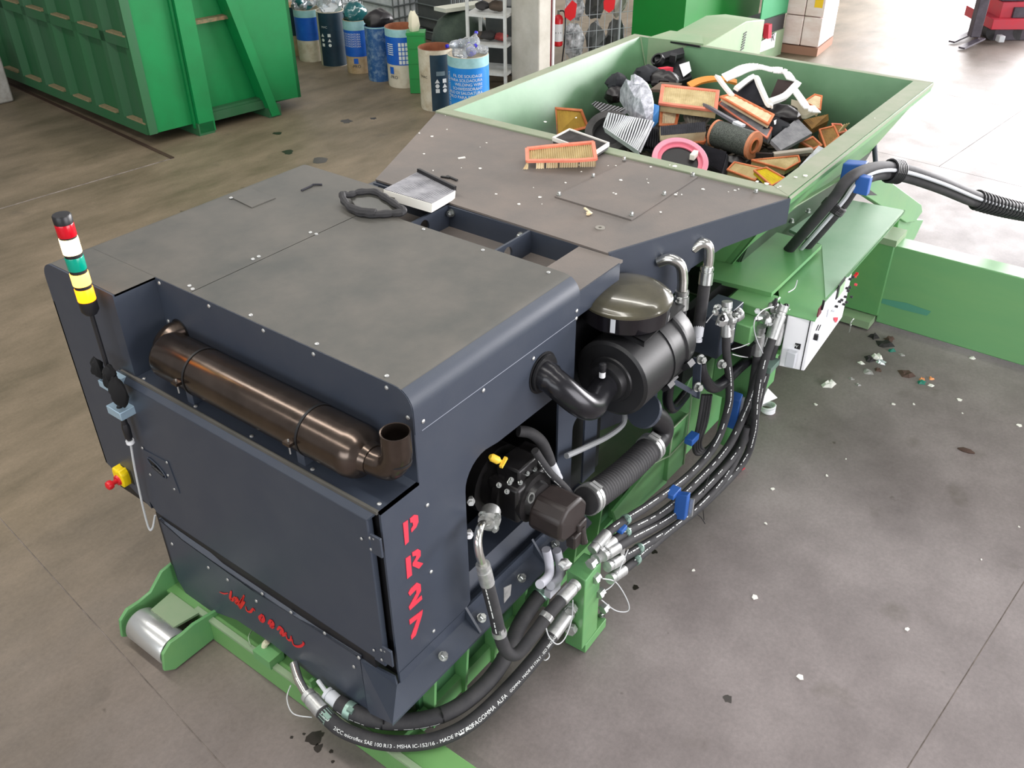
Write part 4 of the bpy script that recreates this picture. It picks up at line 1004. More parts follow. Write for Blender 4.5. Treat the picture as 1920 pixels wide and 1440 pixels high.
def collar(par, pts, s, r, m=M_galv, w_=.03, nm='hose_clamp'):
    p, d = along(pts, s); b = MB(); b.cyl(p - d * w_ / 2, p + d * w_ / 2, r, n=16)
    u, v_, _ = basis(d); b.obox(p + V((-.3, -.45, .7)).normalized() * r, d * w_ * .4, u * .012, v_ * .012)
    return b.build(nm, m, par)
def ferrule(par, a, b_, r, m=M_galv, nm='crimp_fitting'):
    a, b_ = V(a), V(b_); d = b_ - a; L_ = d.length
    return MB().lathe(a, d, [(0, r * .9), (.004, r), (L_ * .7, r), (L_ * .72, r * .82), (L_ * .8, r * .82), (L_ * .82, r * .95), (L_, r * .95)], n=16).build(nm, m, par)
def hose(pts, r, m=M_rubber, nm='hydraulic_hose', n=14, par=press):
    return MB().tube(pts, r, n).build(nm, m, par)

# ---------------------------------------------------------------- exhaust silencer on the shelf
mx, mz, mr = .115, 1.872, .122
ml0, ml1 = 1.565, .235
muff = MB().lathe((mx, ml0, mz), (0, -1, 0), [(0, .05), (.0, mr * .75), (.02, mr * .95), (.04, mr), (ml0 - ml1 - .02, mr), (ml0 - ml1, mr * 1.01), (ml0 - ml1 + .012, mr * .985), (ml0 - ml1 + .03, mr * .96), (ml0 - ml1 + .055, mr * .86), (ml0 - ml1 + .075, mr * .62), (ml0 - ml1 + .09, mr * .5)], n=40).build('silencer', M_muff, press)
oe = smooth([V((mx, ml1 - .07, mz)), V((mx, ml1 - .13, mz)), V((mx, ml1 - .205, mz + .02)), V((mx, ml1 - .245, mz + .085)), V((mx, ml1 - .25, mz + .15)), V((mx, ml1 - .25, mz + .215))], 5)
rp_ = .064
n = 24
ob = MB().tube(oe, rp_, n, False)
ob.tube([oe[-1], oe[-1] + V((0, 0, -.001)), oe[-1] + V((0, 0, -.16))], [rp_, rp_ - .006, rp_ - .006], n, False)
ob.build('outlet_pipe', M_muff, muff)
MB().cyl(oe[-1] + V((0, 0, -.15)), oe[-1] + V((0, 0, -.14)), rp_ - .004, n=20).build('pipe_bore', M_black, muff)
MB().lathe((mx, ml1 - .055, mz), (0, -1, 0), [(0, rp_ * 1.3), (.02, rp_ * 1.18), (.05, rp_ * 1.05)], n=24).build('outlet_collar', M_muff, muff)
ie = smooth([V((XR + .01, 1.60, 1.93)), V((XR - .05, 1.61, 1.93)), V((XR - .11, 1.60, 1.90)), V((mx, 1.56, mz))], 5)
MB().tube(ie, .055, 16).build('inlet_pipe', M_muff, muff)
MB().lathe((XR - .006, 1.60, 1.93), (-1, 0, 0), [(0, .068), (.002, .068)], n=20).build('wall_hole', M_black, rwall)
for y in (1.27, .48):
    s_ = MB(); s_.lathe((mx, y + .006, mz), (0, -1, 0), [(0, mr + .001), (.0, mr + .003), (.012, mr + .003), (.012, mr + .001)], n=40, caps=False)
    st = s_.build('strap', M_black, muff)
    MB().obox((mx - mr - .012, y + .03, mz + .0), (.018, 0, 0), (0, .022, 0), (0, 0, .008)).build('strap_lug', M_muff, muff)
    MB().cyl((mx - mr - .014, y + .03, mz - .06), (mx - mr - .014, y + .03, mz + .02), .004, n=6).build('strap_bolt', M_galv, muff)
    MB().prism([(mx - .09, y, Z1), (mx + .09, y, Z1), (mx + .09, y, mz - .08), (mx, y, mz - mr), (mx - .09, y, mz - .08)], (0, .05, 0)).build('saddle', M_dark, muff)

# ---------------------------------------------------------------- signal tower
bxp = -.085
b0 = at(120, 404, 'x', bxp); b1 = at(168, 586, 'x', bxp); bm = at(241, 824, 'x', bxp)
bm.y = b1.y = b0.y = (b0.y + b1.y + bm.y) / 3
pole = MB().cyl(b1 + V((0, 0, .04)), bm + V((0, 0, .16)), .011, n=10).build('beacon_pole', M_plastic, press)
tot = b0.z - b1.z
M_on = emit('lit_warm_white_lens', (255, 214, 150), 5.5); M_on2 = emit('lit_amber_lens', (255, 176, 70), 5.0); M_on3 = emit('lit_orange_lens', (255, 140, 10), 3.0)
M_lr = mat('red_lens', (206, 16, 36), .2, trans=.1); M_lg = mat('green_lens', (0, 158, 132), .2, trans=.1)
b = emit
segs = [(.0, .08, M_plastic, 'cap', None), (.085, .205, M_lr, 'lens', 'red unlit lens'), (.222, .372, M_on, 'lens', 'lit warm white lens'), (.405, .535, M_lg, 'lens', 'green lens'), (.568, .69, M_on2, 'lens', 'lit amber lens'), (.725, .855, M_on3, 'lens', 'lit orange lens'), (.86, 1.0, M_plastic, 'beacon_base', None)]
br_ = .0425
for f0, f1, m, nm, lb in segs:
    za, zb_ = b0.z - tot * f1, b0.z - tot * f0
    c = V((b0.x, b0.y, za)); hh_ = zb_ - za
    pr_ = [(0, br_), (hh_ * .85, br_), (hh_, br_ * .9)] if nm == 'cap' else ([(0, br_ * .7), (.02, br_), (hh_, br_)] if nm == 'beacon_base' else [(0, br_ * .97), (.003, br_), (hh_ - .003, br_), (hh_, br_ * .97)])
    o = MB().lathe(c, (0, 0, 1), pr_, n=24).build(nm if nm != 'lens' else 'beacon_lens', m, pole)
    if lb: o['label'] = lb
MB().cyl(V((b0.x, b0.y, b0.z - tot * .9)), V((b0.x, b0.y, b0.z - .02)), br_ * .93, n=20).build('beacon_core', M_black, pole)
MB().cyl(bm + V((0, 0, .10)), bm + V((0, 0, .22)), .016, n=12).build('pole_foot', M_plastic, pole)
MB().lathe(bm + V((0, 0, .0)), (0, 0, 1), [(0, .012), (.02, .02), (.09, .022), (.11, .017)], n=12).build('pole_end', M_plastic, pole)
MB().lathe(bm + V((0, 0, -.03)), (0, 0, 1), [(0, .01), (.01, .022), (.03, .022)], n=12).build('cable_gland', M_white, pole)
cbl = smooth([bm + V((0, 0, -.02))] + path((253, 880, 'x', bxp), (268, 950, 'x', bxp + .01), (279, 990, 'x', bxp + .02), (286, 990, 'x', bxp + .03), (291, 966, 'x', bxp + .05)), 5)
MB().tube(cbl, .0065, 8).build('cable', mat('white_cable', (200, 202, 204), .5), pole)
for (px, py, w1, w2) in ((198, 714, .045, .02), (212, 762, .062, .025)):
    c = at(px, py, 'x', bxp - .0); c.y = b0.y + (.03 if py < 730 else .01)
    MB().obox(c + V((.02, 0, 0)), (.055, 0, 0), (0, w1, 0), (0, 0, w2)).build('pole_bracket', M_galv if 0 else mat('pale_blue_zinc', (170, 196, 214), .4, .4), pole, bevel=.004)
for (px, py, a, bb, cc_, sd) in ((183, 690, .03, .035, .06, 5), (206, 712, .035, .035, .05, 6), (222, 735, .04, .04, .09, 7), (205, 698, .03, .03, .04, 8)):
    c = at(px, py, 'x', bxp - .02); MB().blob(c, a, bb, cc_, sd, .3, 14, 9).build('black_cloth_wrap', mat('black_cloth', (16, 16, 18), .9) if sd == 5 else bpy.data.materials['black_cloth'], pole)

# ---------------------------------------------------------------- emergency stop on the left flank
ey = W_
ec_ = at(221, 897, 'x', -.05)
k_ = .92
es_ = MB().prism([ec_ + V((0, -x * k_, z * k_)) for x, z in ((-.045, -.06), (.045, -.06), (.055, -.02), (.055, .04), (.03, .07), (0, .055), (-.04, .07), (-.055, .03), (-.055, -.03))], (.06, 0, 0)).build('emergency_stop', M_yellow, press, bevel=.008)
MB().box(-.002, ec_.y - .075, ec_.z - .045, .03, ec_.y + .03, ec_.z + .06).build('mounting_box', M_black, es_)
MB().lathe(ec_ + V((0, .0, -.012)), (-1, 0, 0), [(-.002, .034), (.012, .030), (.013, .014), (.04, .014), (.042, .025), (.056, .029), (.072, .025), (.08, .01)], n=20).build('stop_button', M_redp, es_)

# ---------------------------------------------------------------- air cleaner
M_can = mat('air_cleaner_black', (26, 26, 28), .4, col2=(34, 34, 36), scale=5)
ac = V((1.60, -.14, 1.59)); ar = .222
can = MB().lathe(ac, (1, 0, 0), [(-.02, .10), (-.012, .105), (-.01, .13), (0, .135), (0, .205), (.012, ar), (.30, ar), (.30, ar + .006), (.33, ar + .006), (.33, ar), (.44, ar * .985), (.45, ar + .008), (.47, ar + .008), (.47, ar * .95), (.58, ar * .93), (.62, ar * .8), (.62, .01)], n=40).build('air_cleaner', M_can, press)
for x, a in ((.46, -35), (.46, -75), (.33, -60)):
    q = ac + V((x, math.sin(math.radians(a)) * (ar + .014), -math.cos(math.radians(a)) * (ar + .014) * (1 if a < -70 else 1)))
    q = ac + V((x, -(ar + .012) * math.cos(math.radians(a + 20)), (ar + .012) * math.sin(math.radians(a + 20))))
    MB().obox(q, (.03, 0, 0), (0, .012, .012), (0, -.02, .02)).build('latch', M_plastic, can)
ip = smooth([V((1.16, .03, 1.81)), V((1.16, -.04, 1.80)), V((1.17, -.11, 1.76)), V((1.23, -.185, 1.665)), V((1.32, -.20, 1.60)), V((1.43, -.17, 1.59)), V((1.60, -.14, 1.59))], 6)
pipe_o = MB().tube(ip, [.078] * 8 + [.072] * (len(ip) - 8), 24).build('intake_pipe', mat('black_satin_pipe', (30, 30, 34), .25, .35, col2=(44, 44, 48), scale=6), press)
MB().ring((1.165, -.010, 1.81), (0, -1, 0), .10, .07, .012, 28).build('pipe_grommet', M_black, pipe_o)
MB().lathe((1.165, -.002, 1.81), (0, -1, 0), [(0, .112), (.003, .112)], n=28).build('plate_hole', M_black, splate)
MB().lathe(ac + V((-.06, 0, 0)), (1, 0, 0), [(0, .092), (.004, .104), (.05, .112), (.06, .13)], n=30).build('pipe_boot', M_can, pipe_o)
ind = at(1142, 682, 'y', -.14); ind = V((1.47, -.165, 1.685))
MB().cyl(ind, ind + V((0, 0, .035)), .017, n=14).build('indicator', M_white, pipe_o)
MB().lathe(ind + V((0, 0, .035)), (0, 0, 1), [(0, .019), (.02, .019), (.022, .021), (.045, .019), (.05, .01)], n=14).build('indicator_cap', M_plastic, pipe_o)
dc = V((1.845, -.065, 0))
bq = [at(x, y, 'z', 1.85) for x, y in ((1086, 579), (1208, 642), (1284, 573), (1166, 531))]
brk = MB().prism(bq, (0, 0, -.008)).build('cleaner_bracket', M_can, press)
MB().prism([bq[0], bq[1], bq[1] + V((0, 0, -.03)), bq[0] + V((0, 0, -.03))], (.006, 0, 0)).build('bracket_flange', M_can, brk)
put(ME_BOLT, brk, at(1273, 567, 'z', 1.852), (0, 0, 1), .9)
for x in (.2, .44): MB().prism([ac + V((x, -.1, .16)), ac + V((x, .1, .16)), ac + V((x, .13, .258)), ac + V((x, -.13, .258))], (.02, 0, 0)).build('saddle', M_can, brk)
dr_ = .243
MB().lathe(dc + V((0, 0, 1.85)), (0, 0, 1), [(0, dr_ * .95), (.01, dr_ * .985), (.105, dr_), (.115, dr_ * 1.0)], n=44).build('precleaner_bowl', mat('smoked_bowl_black', (22, 20, 24), .18, coat=.4), brk)
M_dome = mat('dusty_clear_dome', (62, 60, 50), .2, col2=(84, 80, 64), scale=4, coat=.4)
MB().lathe(dc + V((0, 0, 1.965)), (0, 0, 1), [(-.012, dr_ * 1.02), (0, dr_ * 1.02), (.006, dr_ * .97), (.02, dr_ * .93), (.034, dr_ * .78), (.046, dr_ * .52), (.052, dr_ * .25), (.053, .001)], n=48).build('precleaner_dome', M_dome, brk, ang=50)
lbp = at(1157, 601, 'z', 1.90)
la = math.atan2(lbp.y - dc.y, lbp.x - dc.x)
band(brk, 'pale_label', dc + V((0, 0, 1.85)), dr_, .02, .10, M_grayw, la - .055, la + .055, .003)

# outlet flange, elbow and ribbed hose
of = path((1208, 762, 'y', -.2))[0]
el_ = smooth([V((2.04, -.16, 1.40)), V((2.06, -.19, 1.28)), V((2.08, -.22, 1.16)), V((2.03, -.235, 1.05)), V((1.93, -.235, 1.0))], 5)
el_ = smooth(path((1212, 772, 'y', -.19), (1232, 783, 'y', -.21), (1243, 800, 'y', -.225), (1238, 820, 'y', -.23), (1222, 838, 'y', -.23)), 5)
elb = MB().tube(el_, .066, 20).build('outlet_elbow', M_can, press)
fd = (el_[1] - el_[0]).normalized()
MB().lathe(el_[0] - fd * .04, fd, [(0, .09), (0, .105), (.03, .105), (.03, .09)], n=24).build('outlet_flange', M_dark, elb)
u, v_, _ = basis(fd)
for k in range(6):
    a = 2 * PI * k / 6; put(ME_SBOLT, elb, el_[0] - fd * .008 + (u * math.cos(a) + v_ * math.sin(a)) * .088, fd, .9)
rh = path((1226, 833, 'y', -.23), (1098, 940, 'y', -.23))
nrib = 30; rp2 = []; rr2 = []
for i in range(nrib * 3 + 1):
    t = i / (nrib * 3); rp2.append(rh[0].lerp(rh[1], t) + V((0, 0, -.03 * math.sin(PI * t)))); rr2.append(.079 + (.0035 if i % 3 == 1 else 0))
rib_h = MB().tube(rp2, rr2, 22).build('ribbed_hose', M_rubber, press)
for s in (.035, .075, .93, .97):
    p, d = along(rp2, s); b = MB(); b.cyl(p - d * .012, p + d * .012, .0885, n=24)
    u, v_, _ = basis(d); up_ = V((-.4, -.2, .9)); up_ = (up_ - d * up_.dot(d)).normalized()
    b.obox(p + up_ * .09, d * .012, up_.cross(d) * .03, up_ * .01); b.build('hose_clamp', M_galv, rib_h)

# ---------------------------------------------------------------- pump group
M_pump = mat('pump_black_iron', (24, 23, 25), .38, col2=(40, 38, 38), scale=7)
M_brown = mat('pump_brown_black', (38, 31, 30), .45, col2=(50, 42, 40), scale=5)
pc = V((1.02, 0, 1.13))
pump = MB().lathe(pc + V((0, .3, 0)), (0, -1, 0), [(0, .2), (.12, .2), (.12, .15), (.2, .15), (.2, .165), (.24, .165), (.24, .12), (.34, .115), (.34, .14), (.37, .14), (.37, .10), (.40, .09)], n=28).build('hydraulic_pump', M_pump, press)
b = MB(); b.box(.88, -.06, 1.03, 1.18, .14, 1.26); b.build('pump_housing', M_pump, pump, bevel=.02)
MB().box(.93, -.03, 1.24, 1.10, .12, 1.34).build('control_block', M_pump, pump, bevel=.012)
MB().box(1.1, .0, 1.22, 1.2, .13, 1.31).build('control_valve', M_pump, pump, bevel=.01)
mb = [V((x, -.09, z)) for x, z in ((.96, .97), (1.09, .95), (1.17, 1.00), (1.18, 1.10), (1.13, 1.17), (.99, 1.18), (.93, 1.12), (.92, 1.02))]
mq = [p * 1.0 + V((.02, -.16, -.015)) for p in mb]
MB().prism(mb, (.02, -.19, -.02)).build('pump_body', M_brown, pump, bevel=.018)
q0 = path((1083, 985, 'y', -.26))[0]
MB().obox(q0 + V((0, 0, -.03)), (.04, 0, 0), (0, .035, 0), (0, 0, .075)).build('solenoid', M_brown, pump, bevel=.01)
MB().obox(q0 + V((-.05, -.01, -.055)), (.035, 0, 0), (0, .03, 0), (0, 0, .045)).build('solenoid', M_brown, pump, bevel=.01)
MB().cyl(q0 + V((.0, -.02, .0)), q0 + V((0.0, -.045, -.10)), .022, n=12).build('plug', M_brown, pump)
for px, py in ((988, 888), (1002, 880), (990, 932), (997, 934), (958, 900), (975, 905), (935, 910), (950, 922), (955, 845 + 60)):
    put(ME_SBOLT, pump, at(px, py, 'y', -.03), (-.3, -.6, .7), .95)
MB().ring(at(994, 933, 'y', -.10), (0, -1, .2), .03, .02, .008, 18).build('port_ring', M_steel, pump)
yv0 = at(919, 856, 'y', -.01); yv1 = at(945, 869, 'y', -.05)
yo = MB(); d = (yv1 - yv0); yo.lathe(yv0, d, [(0, .012), (.012, .02), (.05, .02), (.06, .012), (d.length, .010)], n=14)
yo.rod(at(949, 858, 'y', -.05), at(939, 876, 'y', -.06), .016, .016); yo.build('yellow_valve', mat('yellow_dipstick', (238, 196, 60), .4), pump)
# port flange at the front
pf = at(918, 972, 'y', -.03)
pfo = MB(); fd = V((-.75, -.45, .1)).normalized(); pfo.lathe(pf, fd, [(-.06, .05), (-.01, .05), (0, .058), (.03, .055), (.035, .03), (.05, .03)], n=22)
u, v_, _ = basis(fd)
pfo.build('port_flange', M_galv, pump)
for a in (.7, 2.2, 3.8, 5.4): put(ME_BOLT, pump, pf + (u * math.cos(a) + v_ * math.sin(a)) * .05 + fd * .02, fd, .9)
for px, py in ((883, 938), (880, 1000)):
    q = at(px, py, 'y', .03); MB().lathe(q, (-.6, -.5, .3), [(-.03, .013), (.0, .013), (0, .02), (.03, .02), (.03, .012), (.05, .012)], n=6).build('fitting', M_white if py > 960 else M_galv, pump)

# pump pressure hose: elbow, crimp, hose looping to the manifold
he = smooth([pf + fd * .03] + path((903, 985, 'y', -.10), (896, 1008, 'y', -.13), (898, 1035, 'y', -.15), (905, 1058, 'y', -.16)), 5)
ph = smooth(path((914, 1095, 'y', -.175), (928, 1150, 'y', -.20), (940, 1200, 'y', -.235), (953, 1224, 'y', -.27), (972, 1224, 'y', -.30), (1000, 1190, 'y', -.32), (1030, 1150, 'y', -.33), (1052, 1125, 'y', -.335)), 6)
pho = hose(ph, .034); 
MB().tube(he, .021, 16).build('elbow_fitting', M_chrome, pho)
ferrule(pho, ph[0] + V((0, 0, 0)), he[-1], .037); e_ = path((1080, 1095, 'y', -.34))[0]; ferrule(pho, ph[-1], e_, .038)
dash_print(pho, ph, .034, 3, .0, .35, tilt=-.6); collar(pho, ph, .24, .038); collar(pho, ph, .83, .038)
sp_ = at(945, 1108, 'y', -.19)
MB().prism([sp_ + V((0, 0, .02)), sp_ + V((.05, -.01, .01)), sp_ + V((.04, -.01, -.06)), sp_ + V((0, -.0, -.09))], (0, .004, 0)).build('clamp_tab', M_galv, pho)

# manifold block on its foot
mfo = MB()
mt = [at(x, y, 'z', .64) for x, y in ((1063, 1068), (1095, 1035), (1128, 1052), (1098, 1090))]
mtop = V((1.20, -.32, .64))
mq = [mt[0], mt[1], mt[2], mt[3]]
man = MB().prism(mq, (0, 0, -.56)).build('manifold_block', M_green, press, bevel=.006)
fq = [V((q.x, q.y, .09)) for q in mq]; cen = sum(fq, V()) / 4
fo_ = [cen + (q - cen) * 1.0 for q in fq]
ft0 = [at(x, y, 'z', .075) for x, y in ((1060, 1190), (1098, 1210), (1137, 1160), (1100, 1135))]
MB().prism(ft0, (0, 0, -.07)).build('manifold_foot', M_green, man, bevel=.004)
for p in ((1107, 1180), (1128, 1155)): put(ME_BOLT, man, at(*p, 'z', .078), (0, 0, 1), .8)
for k in range(3):
    for (px, py) in ((1072, 1100 + 38 * k),):
        q = at(px, py, 'y', -.30); MB().lathe(q, (-.8, -.3, .0), [(0, .036), (.025, .036), (.025, .03), (.04, .03)], n=6).build('port_fitting', M_galv, man)
for k in range(4):
    q = at(1105 + 8 * k, 1060 + 28 * k, 'y', -.36)
    MB().lathe(q, (.8, -.1, .1), [(0, .032), (.02, .032), (.02, .026), (.045, .026)], n=6).build('port_fitting', M_galv, man)
MB().blob(at(1058, 1058, 'y', -.28), .035, .035, .03, 4, .3).build('fitting_cluster', M_galv, man)

# long front hoses from the manifold round the nose of the press
h1p = smooth(path((604, 1334, 'z', .25), (640, 1367, 'z', .235), (700, 1389, 'z', .225), (760, 1394, 'z', .22), (820, 1386, 'z', .22), (880, 1357, 'z', .22), (940, 1304, 'z', .23), (1000, 1238, 'z', .28), (1034, 1193, 'z', .31)), 7)
h1 = hose(h1p, .040, n=18)
ferrule(h1, h1p[0], path((576, 1302, 'z', .265))[0], .042); ferrule(h1, h1p[-1], path((1080, 1130, 'z', .37))[0], .041)
MB().tube(smooth(path((574, 1300, 'z', .265), (560, 1274, 'z', .28), (551, 1245, 'z', .29)), 5), .024, 14).build('bent_tube', M_chrome, h1)
def plen(p): return sum((p[i + 1] - p[i]).length for i in range(len(p) - 1))
def s_at(pts, px):          # arc length where the hose passes a given image column
    best = (1e9, 0); L_ = 0
    for i in range(len(pts)):
        if i: L_ += (pts[i] - pts[i - 1]).length
        q = pts[i] - CAM; x = 960 + FPX * q.dot(RIGHT) / q.dot(FWD)
        best = min(best, (abs(x - px), L_))
    return best[1]
hose_text(h1, h1p, .040, '- ISO', .02, .030, -.15)
sA = s_at(h1p, 632); sB = s_at(h1p, 776); tA = '2/CC microflex SAE 100 R13 - MSHA IC-152/16 - MADE IN ITALY'
hose_text(h1, h1p, .040, tA, sA, .026, -.38)
sC = s_at(h1p, 852); hose_text(h1, h1p, .040, '▲ ALFAGOMMA  ALFA', sC, .032, -.45)
sD = s_at(h1p, 948); hose_text(h1, h1p, .040, 'GOMMA - MADE IN ITALY - ISO 3862 SAE R13', sD, .022, -.5)
collar(h1, h1p, .045, .040, mat('green_zinc', (150, 180, 168), .4, .6), .05); collar(h1, h1p, .975, .038)
h2p = smooth(path((634, 1318, 'z', .28), (668, 1338, 'z', .27), (720, 1352, 'z', .26), (790, 1350, 'z', .25), (850, 1330, 'z', .25), (905, 1288, 'z', .26), (945, 1236, 'z', .30), (975, 1170, 'z', .35), (1005, 1125, 'z', .41), (1030, 1098, 'z', .45)), 7)
h2 = hose(h2p, .044, n=18)
ferrule(h2, h2p[-1], path((1060, 1055, 'z', .52))[0], .040); ferrule(h2, h2p[0], path((612, 1298, 'z', .30))[0], .036, M_grayw)
MB().tube(path((612, 1298, 'z', .30), (596, 1276, 'z', .32)), .012, 8).build('white_tie', M_grayw, h2)
dash_print(h2, h2p, .044, 9, .02, .35, .004, -.9); collar(h2, h2p, .08, .048, bpy.data.materials['green_zinc'], .04); collar(h2, h2p, .93, .048, bpy.data.materials['green_zinc'])
for s in (.22, .4): collar(h2, h2p, s, .0452, M_black, .008, 'cable_tie')
# grey tubes dropping behind the manifold
for k, (dx, dy) in enumerate(((0, 0), (20, 2))):
    tb_ = smooth(path((1024 + dx, 1030 + dy, 'y', -.13), (1030 + dx, 1058 + dy, 'y', -.15), (1028 + dx, 1080 + dy, 'y', -.18), (1012 + dx, 1096 + dy, 'y', -.21)), 5)
    MB().tube(tb_, .026, 12).build('grey_tube', mat('pale_grey_tube', (196, 196, 206), .45) if k == 0 else bpy.data.materials['pale_grey_tube'], press)
MB().obox(path((1036, 1104, 'y', -.2))[0], (.05, 0, 0), (0, .02, 0), (0, 0, .025)).build('fitting_block', bpy.data.materials['pale_grey_tube'], press)
# wire safety cables
def cable(pts, nm='safety_cable', r=.0035, m=None, par=press): return MB().tube(smooth(pts, 6), r, 6).build(nm, m or bpy.data.materials['white_cable'], par)
cable(path((1074, 1125, 'y', -.36), (1072, 1160, 'y', -.37), (1060, 1195, 'y', -.38), (1045, 1208, 'y', -.38), (1030, 1195, 'y', -.37), (1024, 1178, 'y', -.36)), par=man)
cable(path((1128, 1125, 'y', -.40), (1155, 1145, 'y', -.43), (1178, 1145, 'y', -.46), (1176, 1125, 'y', -.46), (1155, 1092, 'y', -.43), (1130, 1085, 'y', -.40)), par=man)
cable(path((1130, 1110, 'y', -.40), (1150, 1095, 'y', -.42), (1165, 1060, 'y', -.42), (1178, 1030, 'y', -.42)), par=man)
cable(path((1022, 1220, 'z', .27), (1016, 1230, 'z', .26), (1022, 1238, 'z', .26), (1030, 1230, 'z', .26), (1024, 1215, 'z', .28)), par=h1)
cable(path((545, 1285, 'z', .2), (538, 1310, 'z', .18), (550, 1338, 'z', .17), (585, 1345, 'z', .17)), par=h1)

# ---------------------------------------------------------------- hose bundle along the right flank
def bhose(px_pts, r, seed, pr_=(0, 1), tilt=.3, fit=True, mm=M_rubber):
    p = smooth(path(*px_pts), 6); o = hose(p, r, mm); 
    if pr_: dash_print(o, p, r, seed, pr_[0], pr_[1], .0055, tilt)
    return o, p
hb = []
hb.append(bhose([(1112, 1030, 'y', -.30), (1150, 990, 'y', -.31), (1220, 945, 'y', -.34), (1290, 893, 'y', -.36), (1340, 835, 'y', -.37), (1364, 770, 'y', -.38), (1368, 720, 'y', -.38), (1362, 660, 'y', -.36), (1362, 625, 'y', -.34)], .026, 21, (.08, .9)))
hb.append(bhose([(1125, 1035, 'y', -.33), (1170, 1000, 'y', -.34), (1240, 962, 'y', -.37), (1300, 910, 'y', -.40), (1362, 842, 'y', -.42), (1398, 770, 'y', -.43), (1422, 700, 'y', -.45), (1440, 645, 'y', -.46)], .027, 22, (.1, .95)))
hb.append(bhose([(1132, 1042, 'y', -.36), (1182, 1012, 'y', -.38), (1255, 972, 'y', -.40), (1318, 920, 'y', -.43), (1380, 850, 'y', -.45), (1412, 790, 'y', -.47), (1432, 715, 'y', -.49), (1455, 640, 'y', -.50)], .027, 23, (.1, .95)))
hb.append(bhose([(1140, 1062, 'y', -.38), (1195, 1030, 'y', -.40), (1268, 985, 'y', -.43), (1330, 935, 'y', -.46), (1392, 868, 'y', -.48), (1412, 815, 'y', -.50), (1418, 750, 'y', -.51), (1430, 690, 'y', -.52), (1450, 630, 'y', -.52)], .027, 24, (.05, .95)))
hb.append(bhose([(1145, 1085, 'y', -.40), (1180, 1060, 'y', -.41), (1250, 1000, 'y', -.43), (1300, 960, 'y', -.45), (1352, 905, 'y', -.46), (1385, 850, 'y', -.46), (1400, 800, 'y', -.46)], .026, 25, (.1, .8)))
hb.append(bhose([(1118, 1048, 'y', -.33), (1165, 1015, 'y', -.34), (1235, 980, 'y', -.37), (1300, 928, 'y', -.38), (1362, 862, 'y', -.40), (1395, 800, 'y', -.41), (1410, 730, 'y', -.42), (1420, 660, 'y', -.42)], .026, 26, (.3, .6)))
for i, (o, p) in enumerate(hb):
    a, d = along(p, 0.0); ferrule(o, a + d * .14, a - d * .01, .033)
    if i != 4: a, d = along(p, 1.0); ferrule(o, a - d * .02, a + d * .20, .034, M_galv)
for i, s in ((0, .17), (1, .15), (3, .13), (4, .2)): collar(hb[i][0], hb[i][1], s, .031, bpy.data.materials['green_zinc'])
for px, py, yy in ((1164, 1035, -.39), (1188, 1030, -.39)):
    q = at(px, py, 'y', yy); MB().prism([q, q + V((.05, 0, 0)), q + V((.03, -.01, -.09)), q + V((.01, -.01, -.09))], (0, .004, 0)).build('clamp_tab', M_galv, man)
bc = at(1278, 948, 'y', -.44)
bl_ = MB().obox(bc, (.022, 0, 0), (0, .04, -.015), (0, 0, .10)).build('blue_hose_clamp', M_blue, press, bevel=.006)
MB().obox(bc + V((.03, -.02, -.02)), (.006, 0, 0), (0, .045, -.015), (0, 0, .07)).build('clamp_plate', M_galv, bl_)
MB().obox(at(1262, 923, 'y', -.38), (.05, 0, 0), (0, .03, 0), (0, 0, .018)).build('blue_hose_clamp', M_blue, press, bevel=.005)
MB().obox(at(1163, 990, 'y', -.33), (.03, 0, 0), (0, .03, 0), (0, 0, .015)).build('blue_hose_clamp', M_blue, press, bevel=.005)
bl2 = MB().obox(at(1377, 770, 'y', -.36), (.02, 0, .02), (0, .035, 0), (0, 0, .12)).build('blue_hose_clamp', M_blue, press, bevel=.006)
MB().obox(at(1384, 768, 'y', -.38), (.006, 0, 0), (0, .03, 0), (0, 0, .11)).build('clamp_plate', M_galv, bl2)
bl3 = MB().obox(at(1297, 822, 'y', -.24), (.05, 0, 0), (0, .03, 0), (0, 0, .025)).build('blue_hose_clamp', M_blue, press, bevel=.006)
cable(path((1296, 960, 'y', -.44), (1312, 968, 'y', -.46), (1322, 982, 'y', -.47)), 'loose_wire', .003, M_black, bl_)
cable(path((1330, 890, 'y', -.44), (1318, 930, 'y', -.45), (1320, 975, 'y', -.46)), 'loose_wire', .0025, M_black, bl_)
# thin flat hose loop in front of the chassis gusset
for k in range(4):
    o = MB().tube(smooth(path((1318 + 5 * k, 740, 'y', -.22), (1310 + 5 * k, 790, 'y', -.22), (1301 + 4 * k, 835 - 2 * k, 'y', -.22), (1308 + 4 * k, 852 - 3 * k, 'y', -.23), (1330 + 3 * k, 838 - 4 * k, 'y', -.25), (1358 + 2 * k, 795 - 3 * k, 'y', -.27), (1375, 768 - 3 * k, 'y', -.28)), 5), .0125, 8).build('thin_hose', M_rubber, press)
# white looms and red tags on the floor side
for k in range(5):
    MB().tube(smooth(path((1385, 782 - 6 * k, 'y', -.36), (1400, 770 - 6 * k, 'y', -.36), (1412, 776 - 5 * k, 'y', -.35), (1420, 790 - 5 * k, 'y', -.34)), 4), .011, 8).build('grey_cable', M_grayw, press)
wt = path((1425, 760, 'y', -.40), (1440, 728, 'y', -.40), (1458, 746, 'y', -.40)); MB().prism(wt, (0, .006, 0)).build('white_tag', M_white, press)
rt = path((1362, 893, 'z', .02), (1384, 868, 'z', .02), (1397, 879, 'z', .02), (1380, 888, 'z', .02))
tag(MB().prism(rt, (0, 0, .006)).build('red_card', M_red), 'flat red card lying on the floor under the hose bundle', 'card')
cr_ = at(1440, 762, 'z', .05)
co = thing('coiled_wire', 'small coil of white wire on the floor beside the white cabinet', 'wire', tuple(at(1440, 766, 'z', 0)))
